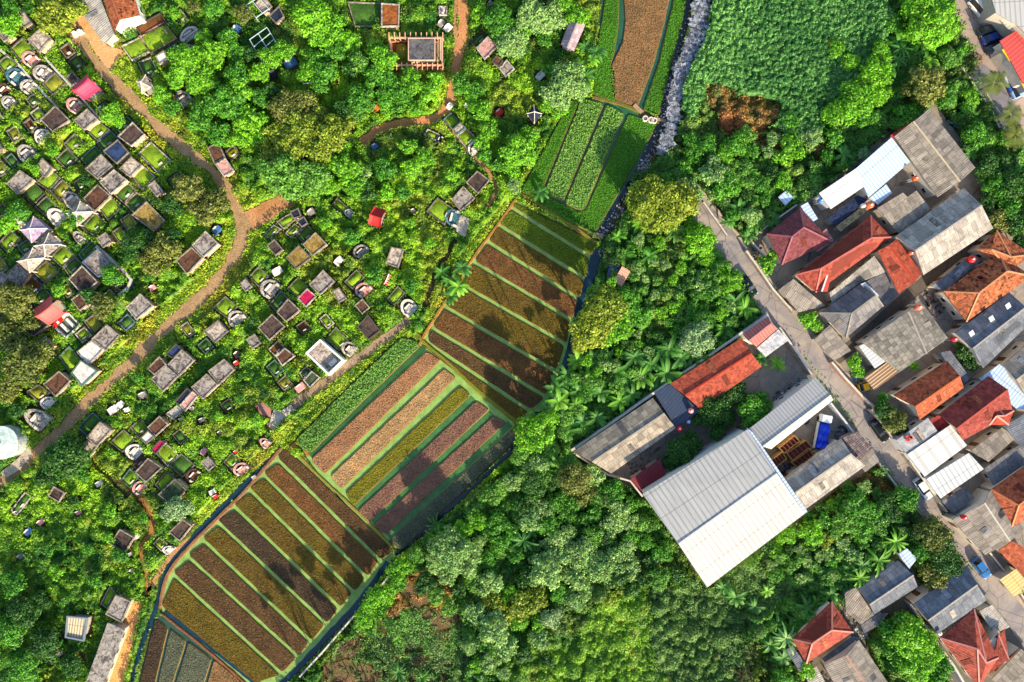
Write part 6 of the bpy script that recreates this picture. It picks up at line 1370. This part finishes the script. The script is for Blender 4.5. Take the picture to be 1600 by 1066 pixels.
# papaya and cassava bushes in the overgrown garden left of the lane
GARD=[(905,560),(965,395),(1010,365),(1080,395),(1110,420),(1150,470),(1165,520),(1130,560),(1000,600),(900,620)]
gp=pxy(GARD,1.2); k=0
cand=inside(gp,900); acc=[]
for c in cand:
    x=800+c[0]/S; y=533-c[1]/S
    if all((x-a)**2+(y-b)**2>15**2 for a,b in acc) and not any((x-t[0])**2+(y-t[1])**2<(t[2]+4)**2 for t in TREES): acc.append((x,y))
for x,y in acc[:75]: tree(x,y,random.uniform(7,12),random.choice('PGGDBL'))
def scatter(poly,n,dmin,rr,cols,h=1.0):
    cand=inside(pxy(poly,2),n*14); ac=[]
    for c in cand:
        x=800+c[0]/S; y=533-c[1]/S
        if len(ac)>=n: break
        if all((x-a)**2+(y-b)**2>dmin**2 for a,b in ac) and not any((x-t[0])**2+(y-t[1])**2<(t[2]*.8+6)**2 for t in TREES):
            r=random.uniform(*rr); i_=int((c[0]-X0)/RS); j_=int((c[1]-Y0)/RS); w_=int((r*.8*S)/RS); win=HARD[max(0,j_-w_):j_+w_+1,max(0,i_-w_):i_+w_+1]
            if win.size==0 or win.mean()<.93: continue
            ac.append((x,y)); tree(x,y,r,random.choice(cols)); 
scatter([(690,830),(800,700),(880,720),(1000,780),(1080,900),(1000,930),(700,960),(640,900)],44,24,(12,20),'GDDPB')
scatter([(750,1000),(860,960),(860,1066),(740,1066)],9,26,(11,18),'GDLB')
scatter([(1070,210),(1260,190),(1340,200),(1280,280),(1190,360),(1110,330),(1060,280)],30,24,(10,17),'GGDPB')
scatter([(1260,760),(1400,760),(1440,850),(1330,880),(1200,880),(1180,860)],26,20,(8,14),'GPDB')
scatter([(240,60),(560,60),(690,120),(690,180),(560,200),(560,290),(480,290),(380,220),(300,200),(240,120)],34,20,(11,22),'LGGDPL')
scatter([(10,120),(240,240),(260,440),(40,560),(0,400)],16,26,(8,12),'LGDLO')
scatter([(0,780),(230,780),(220,930),(150,960),(0,880)],9,34,(8,13),'LGDL')
scatter([(480,230),(780,210),(740,300),(640,460),(520,480),(440,350)],12,32,(8,15),'LGL')
scatter([(180,600),(420,480),(480,600),(380,680),(200,640)],7,32,(7,11),'LGD')
for x_,y_,r_ in ((522,1100,11),(548,1112,14),(575,1098,10),(600,1115,15),(490,1130,13),(630,1108,12),(655,1130,16),(560,1145,12),(510,1160,15),(685,1105,12),(470,1150,11)): tree(x_,y_,r_,'G',hk=1.9,phrase='tall thin tree below the bottom edge')
for x_,y_,r_ in ((905,640,9),(888,655,10),(918,622,8),(880,675,9),(900,590,8),(928,600,9)): tree(x_,y_,r_,'P',hk=4.2,phrase='slim tall tree with small crown')
# bare grey branching bushes
def bare(px,py,R,label,col='#b0836c'):
    p=P(px,py,1); e=empty('bare_bush',(p.x,p.y,0)); tag(e,label,'bush','leafless bushes'); g=random.Random(int(px))
    bm=bmesh.new()
    def br(a,d_,L,r,dep):
        b=a+d_*L; q=d_.to_track_quat('Z','X')
        c0=[bm.verts.new(a+q@Vector((r*math.cos(k*2.1),r*math.sin(k*2.1),0))) for k in range(3)]; c1=[bm.verts.new(b+q@Vector((r*.6*math.cos(k*2.1),r*.6*math.sin(k*2.1),0))) for k in range(3)]
        for k in range(3): bm.faces.new((c0[k],c0[(k+1)%3],c1[(k+1)%3],c1[k]))
        if dep>0:
            for _ in range(4):
                dd=(d_+Vector((g.uniform(-.8,.8),g.uniform(-.8,.8),g.uniform(-.3,.35)))).normalized(); br(b,dd,L*.68,r*.6,dep-1)
    for k in range(9):
        a=k*.7; br(Vector((p.x,p.y,.2)),Vector((math.cos(a),math.sin(a),.75)).normalized(),R*.36,.09,3)
    bm_obj('branches',bm,m_bark(col),e)
    bm=bmesh.new(); bmesh.ops.create_cone(bm,cap_ends=True,segments=8,radius1=.16,radius2=.1,depth=.5,matrix=Matrix.Translation((p.x,p.y,.25))); bm_obj('stem',bm,m_bark(),e)
bare(548,1010,2.7,'large leafless pinkish bush beside the thin boundary wall at the bottom')
bare(655,1035,1.6,'small leafless reddish bush near the bottom edge','#8a6060')
bare(1165,1058,2.4,'leafless straw coloured bush at the bottom edge below the warehouse','#b09a70')
bare(1522,95,2.2,'leafless brown bush overhanging the top right road','#a07a50')
bare(1310,128,0.01,'x') if False else None
for nm_,pts_ in (('bare_soil',[(628,915),(650,900),(680,905),(690,925),(672,945),(640,948)]),('bare_soil',[(600,948),(622,940),(630,955),(612,968)]),('bare_soil',[(500,1040),(540,1030),(600,1045),(590,1080),(520,1100)]),('bare_soil',[(660,955),(710,945),(718,975),(680,985)])):
    q_=rounded(pxy(pts_),1.5); q_=[p_+Vector((random.uniform(-.3,.3),random.uniform(-.3,.3))) for p_ in q_]; sheet(nm_,q_,.05+.004*(hash(pts_[0])%5),m_soil('#7a6048','#5f5a3c')); HOLE.append(q_)
# ---- bananas and palms
def banana_mesh(nl,L,Wd,seed,palm=False):
    g=random.Random(seed); bm=bmesh.new(); cols=[]; cl=bm.verts.layers.float_color.new('Col')
    for i in range(nl):
        a=i*2.399+g.uniform(-.25,.25); el=g.uniform(.15,.9); LL=L*g.uniform(.7,1.1); seg=9; pr=None; tone=g.uniform(.75,1.3)
        if palm:
            for s_ in range(12):
                t=(s_+1)/12; x=LL*t*math.cos(el*.6); z=LL*t*math.sin(el)*(1-t*.9)+2.6-.5*t*t
                for sd in (-1,1):
                    w_=Wd*(1-abs(t-.45)*1.3)+.12; b=[(x,0.0,z),(x+.16,0.0,z),(x+.16+w_*.55,sd*w_,z-.18*w_),(x+.1+w_*.5,sd*w_,z-.18*w_)]
                    vs_=[bm.verts.new((q[0]*math.cos(a)-q[1]*math.sin(a),q[0]*math.sin(a)+q[1]*math.cos(a),q[2])) for q in b]
                    for v in vs_: v[cl]=(tone,tone,tone,1)
                    bm.faces.new(vs_)
            continue
        for s_ in range(seg+1):
            t=s_/seg; x=LL*t*(1-.18*t); z=2.0+LL*(math.sin(el)*t-.62*t*t); w_=Wd*math.sin(math.pi*min(1,.06+t*.92))**.6*(1-.15*t)+.02+g.uniform(-.04,.04)
            cur=[]
            for yy,dz,tn in ((-w_,.10,1),(0,0,1.35),(w_,.10,1)):
                v=bm.verts.new((x*math.cos(a)-yy*math.sin(a),x*math.sin(a)+yy*math.cos(a),z+dz*w_*2)); v[cl]=(tone*tn,tone*tn,tone*tn,1); cur.append(v)
            if pr: bm.faces.new((pr[0],pr[1],cur[1],cur[0])); bm.faces.new((pr[1],pr[2],cur[2],cur[1]))
            pr=cur
    me=bpy.data.meshes.new('crown'); bm.to_mesh(me); bm.free(); me.materials.append(None); return me
BM=[banana_mesh(n_,2.6,.34,i) for i,n_ in enumerate((9,8,11,10))]; PM=[banana_mesh(14,3.0,.75,i+20,True) for i in range(2)]; NM=[banana_mesh(13,2.9,.17,i+40) for i in range(3)]
bm=bmesh.new(); bmesh.ops.create_cone(bm,cap_ends=True,segments=9,radius1=.17,radius2=.09,depth=2.1,matrix=Matrix.Translation((0,0,1.05))); STM=bpy.data.meshes.new('stem'); bm.to_mesh(STM); bm.free(); STM.materials.append(m_plain('#7d8a4a'))
def banana(px,py,s=1.0,c='P',kind='b',tall=0.0):
    h=2.4*s+tall; p=P(px,py,h); e=empty({'b':'banana_plant','p':'palm_tree','n':'palm_tree'}[kind],(p.x,p.y,0),random.uniform(0,6.28))
    me=random.choice({'b':BM,'p':PM,'n':NM}[kind]); o=bpy.data.objects.new('crown',me); COL.objects.link(o); o.parent=e; o.scale=(s,s,s); o.location=(0,0,tall)
    o.material_slots[0].link='OBJECT'; o.material_slots[0].material=m_leaf({'P':'#44782e','L':'#5f9424','G':'#3f7422'}.get(c,LC[c]),.3)
    t=bpy.data.objects.new('pseudostem' if kind=='b' else 'trunk',STM); COL.objects.link(t); t.parent=e; t.scale=(s,s,(2.1*s+tall)/2.1)
    e['category']='banana plant' if kind=='b' else 'palm'; e['group']='banana plants' if kind=='b' else 'palms'
    AUTO.append((e,'%s banana plant with splayed leaves'%LCN[c] if kind=='b' else '%s star shaped palm'%LCN[c],px,py))
BAN=[(915,72),(925,92),(905,105),(932,80),(914,120),(690,425),(705,440),(722,418),(704,462),(716,448),(845,300),(1320,240),(1325,255),(1132,515),(1150,470),(1165,482),(1142,498),(1125,535),(1175,495),(1190,560),(1215,568),(1235,985),(1222,1000),(1250,975),(1262,950),(1240,1010),(1215,975),(1205,1010),(1190,990),(1225,1030),(1275,945),
(1370,880),(1345,912),(1395,850),(1300,930),(1180,950),(1200,925),(1150,935),(1130,920),(1155,325),(1180,350),(1170,370),(1140,345),(990,380),(975,400),(965,370),(1000,350),(1015,400),(1055,360),(975,580),(1405,65),(1425,75),(1442,62),(1400,92),(1420,52),(1455,95),(1390,105),(1450,75),(812,545) if False else (905,600),
(830,830),(815,850),(840,735),(822,742),(850,722),(868,722),(1320,905),(1330,890),(1330,925),(1560,270),(1585,262),(1535,265),(1545,280),(1520,240),(1598,235),(1170,270),(1385,90),(1190,310),(650,425) if False else (1210,345)]
for b_ in BAN: banana(b_[0],b_[1],random.uniform(.75,1.15),random.choice('PPLG'))
cand=inside(pxy([(885,560),(960,560),(1060,545),(1130,560),(1040,595),(900,690),(850,660)],2),600); ac=[]
for c in cand:
    x=800+c[0]/S; y=533-c[1]/S
    if all((x-a)**2+(y-b)**2>21**2 for a,b in ac) and not any((x-t[0])**2+(y-t[1])**2<(t[2]*.7)**2 for t in TREES): ac.append((x,y)); banana(x,y,random.uniform(1.05,1.4),random.choice('PPGL'))
for b_ in [(685,840,1.1,'L'),(700,852,1.1,'P'),(680,822,.9,'P'),(692,942,.95,'Y'),(818,846,1.2,'P'),(620,1000,.55,'L'),(622,1052,.9,'P'),(700,945,.7,'B'),(960,812,1.0,'G'),(1375,878,1.25,'L'),(1345,905,1.2,'L'),(1402,848,1.2,'L'),(1350,885,1.1,'P'),(1230,1000,1.2,'B'),(660,1060,.8,'G'),(1410,75,1.0,'P'),(1440,68,1.0,'G'),(1405,92,.9,'P')]: banana(b_[0],b_[1],b_[2],b_[3],'n',.6)
for b_ in [(1552,130,.95,'O'),(1585,212,.8,'O'),(1578,180,.8,'O')]: banana(*b_,kind='p',tall=2.0)
# ---- cassava plantation (one uncountable mass) and undergrowth
ZN=np.zeros((NY,NX),np.int8); AMP=np.full((NY,NX),.75,np.float32)
def zone(poly,i,amp):
    q=pxy(poly); m=np.zeros((NY,NX),bool); fill(m,q,True); ZN[m]=i; AMP[m]=amp
#       id: leaf colours with sunlit (a) and shaded (b) tone painted in
ZC={0:[(.27,.50,.018),(.035,.15,.012)],1:[(.15,.36,.04),(.05,.17,.022)],2:[(.17,.40,.09),(.06,.21,.045)],3:[(.25,.46,.03),(.05,.17,.02)],
    4:[(.42,.19,.05),(.10,.14,.03)],5:[(.17,.32,.06),(.06,.15,.03)],6:[(.15,.36,.05),(.12,.22,.06)],7:[(.38,.50,.025),(.12,.27,.015)]}
zone([(560,1110),(470,1066),(620,880),(820,690),(870,660),(900,560),(880,480),(960,370),(990,290),(1050,180),(1095,90),(1120,-60),(1720,-60),(1720,1110)],1,1.3)
zone([(1100,-60),(1390,-60),(1395,30),(1372,100),(1330,150),(1290,190),(1260,235),(1180,200),(1130,150),(1060,190),(1046,175),(1062,110),(1090,70)],2,.55)
zone([(860,960),(920,930),(1000,900),(1050,880),(1120,915),(1180,990),(1200,1110),(760,1110),(790,1000)],3,.85)
zone([(1010,900),(1110,915),(1170,960),(1180,1110),(1080,1110),(1010,1000)],5,.85)
for q_ in ([(1110,145),(1145,148),(1158,185),(1140,212),(1116,195)],[(1160,160),(1205,170),(1202,220),(1168,232),(1150,195)],[(1200,225),(1225,215),(1238,245),(1215,262)],[(1150,240),(1172,245),(1165,270),(1140,262)],[(1258,240),(1290,232),(1300,262),(1270,275)]): zone(q_,4,.9)
zone([(640,885),(700,910),(720,960),(640,985),(590,965)],4,.5)
zone([(560,980),(720,960),(740,1030),(700,1110),(480,1110),(520,1020)],5,.35)
zone([(590,960),(705,945),(728,1000),(705,1055),(600,1050)],6,.14)
zone([(1200,880),(1240,850),(1400,760),(1360,735),(1250,800),(1110,915),(1160,950),(1250,930)],5,.6)
zone([(1270,770),(1365,728),(1390,760),(1330,800)],4,.35)
zone([(1525,150),(1560,210),(1600,260),(1640,300),(1700,300),(1640,180),(1600,215)],5,.7)
hm=np.zeros((NY,NX),bool)
for q_ in HOLE: fill(hm,q_,True,.5)
mask&=~(hm&(vnoise(*np.meshgrid(X0+np.arange(NX)*RS,Y0+np.arange(NY)*RS),.9,77)>.5))
fill(hm,pxy([(560,960),(720,900),(740,1030),(700,1110),(480,1110)]),True); mask&=~(hm&(vnoise(*np.meshgrid(X0+np.arange(NX)*RS,Y0+np.arange(NY)*RS),1.3,78)>.84))
wx=(2.4*(vnoise(*np.meshgrid(X0+np.arange(NX)*RS,Y0+np.arange(NY)*RS),3.1,51)-.5)/RS*2).astype(int); wy=(2.4*(vnoise(*np.meshgrid(X0+np.arange(NX)*RS,Y0+np.arange(NY)*RS),3.1,52)-.5)/RS*2).astype(int)
jj_=np.clip(np.arange(NY)[:,None]+wy,0,NY-1); ii_=np.clip(np.arange(NX)[None,:]+wx,0,NX-1); ZN=ZN[jj_,ii_]; AMP=AMP[jj_,ii_]
# verge grass beside paths stays low and yellowish
def lowstrip(pts,w):
    q=strip_poly([P(a,b).xy for a,b in pts],w,.1,1.0); m=np.zeros((NY,NX),bool); fill(m,q,True); AMP[m]=np.minimum(AMP[m],.22); ZN[m]=7
lowstrip([(380,345),(378,372),(362,408),(325,455),(262,510),(205,568),(150,618),(95,672),(45,718)],7.0)
lowstrip([(165,70),(200,130),(250,200),(300,242),(355,300)],6.0)
lowstrip([(640,520),(545,590),(470,660),(440,690),(350,780),(280,860),(250,900)],3.2)
lowstrip([(724,10),(714,95),(700,170)],3.5)
lowstrip([(800,320),(735,400),(670,510)],3.0)
# mound field: many overlapping rounded bumps
HF=np.zeros((NY,NX),np.float32)
gy=Y0+(np.arange(NY)+.5)*RS; gx=X0+(np.arange(NX)+.5)*RS
r2=np.random.default_rng(5); NB=30000
bx=r2.uniform(X0,X1,NB); by=r2.uniform(Y0,Y1,NB); br_=r2.choice([.4,.6,.85,1.3,1.8],NB,p=[.36,.36,.19,.07,.02])*r2.uniform(.85,1.15,NB)
for x,y,r in zip(bx,by,br_):
    i0=max(0,int((x-r-X0)/RS)); i1=min(NX,int((x+r-X0)/RS)+2); j0=max(0,int((y-r-Y0)/RS)); j1=min(NY,int((y+r-Y0)/RS)+2)
    if i1<=i0 or j1<=j0: continue
    d2_=((gx[i0:i1]-x)**2)[None,:]+((gy[j0:j1]-y)**2)[:,None]
    b=np.sqrt(np.clip(1-d2_/r**2,0,1))*(.35+.62*r); s_=HF[j0:j1,i0:i1]; np.maximum(s_,b,out=s_)
GX,GY=np.meshgrid(gx,gy)
HB=(.35+1.1*vnoise(GX,GY,9,3)*vnoise(GX,GY,4,4)*1.6).astype(np.float32)
HT=HF*AMP*1.15*(.5+vnoise(GX,GY,6,8).astype(np.float32))+HB*AMP*.7
# cassava: even carpet of small crowns
cas=ZN==2
HC=np.zeros_like(HF); 
sp=.7
for ii in range(int((X1-X0)/sp)):
    for jj in range(int((Y1-Y0)/sp)):
        x=X0+ii*sp+r2.uniform(-.42,.42); y=Y0+jj*sp+r2.uniform(-.42,.42); i=int((x-X0)/RS); j=int((y-Y0)/RS)
        if not(3<i<NX-4 and 3<j<NY-4) or not cas[j,i]: continue
        r=r2.uniform(.42,.62); i0=max(0,i-4);i1=min(NX,i+5);j0=max(0,j-4);j1=min(NY,j+5)
        d2_=((gx[i0:i1]-x)**2)[None,:]+((gy[j0:j1]-y)**2)[:,None]; b=np.sqrt(np.clip(1-d2_/r**2,0,1))*.8*r2.uniform(.6,1.1); s_=HC[j0:j1,i0:i1]; np.maximum(s_,b,out=s_)
HT[cas]=1.3+HC[cas]+.55*vnoise(GX,GY,7,13)[cas]+.5*vnoise(GX,GY,18,14)[cas]
ny_,nx_=np.gradient(HT,RS)
def zcol(ix,iy,x,y,g):
    z=ZN[iy,ix]; A=np.array([ZC[k][0] for k in range(8)])[z]; B=np.array([ZC[k][1] for k in range(8)])[z]
    t=.42*vnoise(x,y,11,21)+.33*vnoise(x,y,3.2,22)+.45*vnoise(x,y,1.1,23)-.12  # noise patches paint sunlit highlights and tree shade into the leaf colour
    t=np.clip((t-.5)*1.9+.5+g.uniform(-.18,.18,len(x)),0,1)[:,None]; c=A*t+B*(1-t)
    ol=((vnoise(x,y,6,31)>.74)|(vnoise(x,y,2.3,32)>.86))[:,None]; c=np.where(ol&(z!=2)[:,None],c*np.array([1.1,.84,1.0])+np.array([.012,.006,.004]),c)
    return np.clip(c*g.uniform(.5,1.5,(len(x),1)),0,1)
def cover(name,zones,dens,size,label,cat,tilt=.45,seedn=1):
    g=np.random.default_rng(seedn); allow=mask&np.isin(ZN,zones)
    jy,jx=np.nonzero(allow); n=int(len(jy)*RS*RS*dens); k=g.integers(0,len(jy),n); x=X0+(jx[k]+g.random(n))*RS; y=Y0+(jy[k]+g.random(n))*RS
    ix=jx[k]; iy=jy[k]; z=HT[iy,ix]+g.uniform(-.08,.16,n)
    nn=np.column_stack([-nx_[iy,ix],-ny_[iy,ix],np.full(n,.9)]); nn/=np.linalg.norm(nn,axis=1)[:,None]
    q=cards(np.column_stack([x,y,z]),size,nn,tilt,.6); col=zcol(ix,iy,x,y,g)
    o=quad_obj(name,q,m_attr(),None,col); tag(o,label,cat,None,'stuff'); return o
cover('weeds',[0,3,4,6,7],34,.36,'bright green weeds and shrubs spreading between the graves and at the bottom','weeds',.5,1)
cover('jungle_undergrowth',[1,5],26,.40,'darker green undergrowth between trees right of the crop fields','undergrowth',.55,2)
cover('cassava_plantation',[2],46,.34,'even dark green carpet of leafy crops at the top right','plantation',.4,3)
# closed leafy surface under the leaves
def carpet(name,zones,label,cat,drop=.12):
    st_=2; sub=(mask&np.isin(ZN,zones))[::st_,::st_]; hh=HT[::st_,::st_]; Yn,Xn=sub.shape
    idx=-np.ones(sub.shape,np.int64); cell=sub[:-1,:-1]&sub[1:,:-1]&sub[:-1,1:]&sub[1:,1:]
    use=np.zeros(sub.shape,bool); use[:-1,:-1]|=cell; use[1:,:-1]|=cell; use[:-1,1:]|=cell; use[1:,1:]|=cell
    jy,jx=np.nonzero(use); idx[jy,jx]=np.arange(len(jy)); x=X0+(jx*st_+.5)*RS; y=Y0+(jy*st_+.5)*RS
    edge=np.zeros(sub.shape,bool); a=use; full=np.zeros_like(use); full[1:-1,1:-1]=cell[:-1,:-1][:Yn-2,:Xn-2]&cell[1:,:-1][:Yn-2,:Xn-2]&cell[:-1,1:][:Yn-2,:Xn-2]&cell[1:,1:][:Yn-2,:Xn-2]
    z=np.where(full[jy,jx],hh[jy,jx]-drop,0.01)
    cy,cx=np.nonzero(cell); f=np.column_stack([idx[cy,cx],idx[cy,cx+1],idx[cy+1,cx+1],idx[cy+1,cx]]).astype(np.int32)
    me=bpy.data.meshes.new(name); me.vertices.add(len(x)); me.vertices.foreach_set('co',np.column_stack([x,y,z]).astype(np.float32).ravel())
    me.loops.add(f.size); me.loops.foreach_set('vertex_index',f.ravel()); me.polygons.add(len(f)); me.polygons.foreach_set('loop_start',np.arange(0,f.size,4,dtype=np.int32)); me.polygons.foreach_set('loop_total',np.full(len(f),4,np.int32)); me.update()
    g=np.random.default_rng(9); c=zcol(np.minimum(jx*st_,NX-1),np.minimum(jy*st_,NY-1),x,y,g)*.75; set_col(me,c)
    o=link(name,me,m_attr()); tag(o,label,cat,None,'stuff')
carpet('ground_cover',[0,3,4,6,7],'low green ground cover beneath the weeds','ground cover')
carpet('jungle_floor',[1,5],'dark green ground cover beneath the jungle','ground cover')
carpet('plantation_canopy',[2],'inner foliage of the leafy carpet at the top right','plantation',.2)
# ================================================================ LABELS for the many repeats, from the nearest landmark
LM=[(378,345,'the fork in the dirt path'),(134,137,'the crimson swept roof'),(80,485,'the salmon swept roof'),(590,340,'the small red shrine'),(5,692,'the round white tank'),(650,80,'the beamed mausoleum'),
(190,30,'the white walled house'),(695,180,'the thin trail bend'),(713,350,'the blue horseshoe grave'),(508,558,'the white framed tomb'),(120,982,'the beige slatted hut'),(192,846,'the dark footpath tomb'),
(170,1020,'the long concrete roof'),(479,464,'the magenta tomb roof'),(54,358,'the purple pyramid roof'),(181,237,'the blue tomb roof'),(308,395,'the twin flat roofs'),(320,590,'the long tomb row'),
(247,698,'the magenta covered grave'),(418,645,'the pink concrete slab'),(412,75,'the blue pipe frame grid'),(610,24,'the rust brown tomb roof'),(895,55,'the pink dark hut'),(835,178,'the navy pyramid roof'),
(1020,188,'the three concrete rings'),(920,260,'the green plots'),(1010,100,'the brown top field'),(972,432,'the pink sheet hut'),(1100,330,'the upper lane end'),(1168,447,'the upper black car'),
(1100,600,'the compound red roof'),(950,680,'the long tan compound roof'),(1120,800,'the warehouse'),(1290,680,'the blue covered truck'),(1375,670,'the lower black car'),(1443,764,'the silver white car'),(1533,888,'the blue car'),
(1250,370,'the maroon hip roof'),(1400,240,'the white metal roof'),(1460,240,'the large grey gable'),(1320,400,'the long red hip roof'),(1545,440,'the big clay hip roof'),(1460,600,'the orange brown gable'),(1550,130,'the top right road'),(1575,75,'the red ribbed roof'),
(1290,985,'the bottom red roof'),(1390,915,'the blue black gable'),(1530,1010,'the corner red roof'),(548,1010,'the leafless bush'),(780,690,'the middle field corner'),(640,700,'the middle field'),(850,560,'the upper striped field'),
(692,440,'the bright palm clump'),(1353,603,'the yellow car'),(1400,470,'the dark alley'),(600,870,'the lower field corner'),(1250,100,'the leafy carpet'),(270,40,'the pink kerbed grave'),(640,480,'the trail end grave')]
DIR=['right of','above right of','above','above left of','left of','below left of','below','below right of']
ORDL=['','second ','third ','fourth ','fifth ','sixth ','seventh ','eighth ','ninth ','tenth ','eleventh ','twelfth ','thirteenth ','fourteenth ','fifteenth ','sixteenth ']
bk={}
for o,ph,px,py in AUTO:
    # nearest landmark, prefer those in view
    lx,ly,ln_=min(LM,key=lambda l:(l[0]-px)**2+(l[1]-py)**2)
    dx,dy=px-lx,ly-py; d_=math.hypot(dx,dy)
    if d_<14: key=(ph,ln_,'at'); 
    else: key=(ph,ln_,DIR[int(round(math.degrees(math.atan2(dy,dx))/45))%8])
    bk.setdefault(key,[]).append((d_,o))
for (ph,ln_,dr),l in bk.items():
    l.sort(key=lambda t:t[0])
    for i,(d_,o) in enumerate(l):
        if dr=='at' and i==0 : lab='%s right at %s'%(ph,ln_)
        elif len(l)==1: lab='%s %s %s'%(ph,dr,ln_)
        else: lab='%s, %s %s %s'%(ph,('nearest ' if i==0 else ORDL[i].strip()).strip() if dr!='at' else ORDL[i]+'one',dr if dr!='at' else 'at',ln_)
        o['label']=lab

for o in bpy.data.objects:
    if 'label' in o and len(o['label'].split())>16: print('LONG',o.name,o['label'])
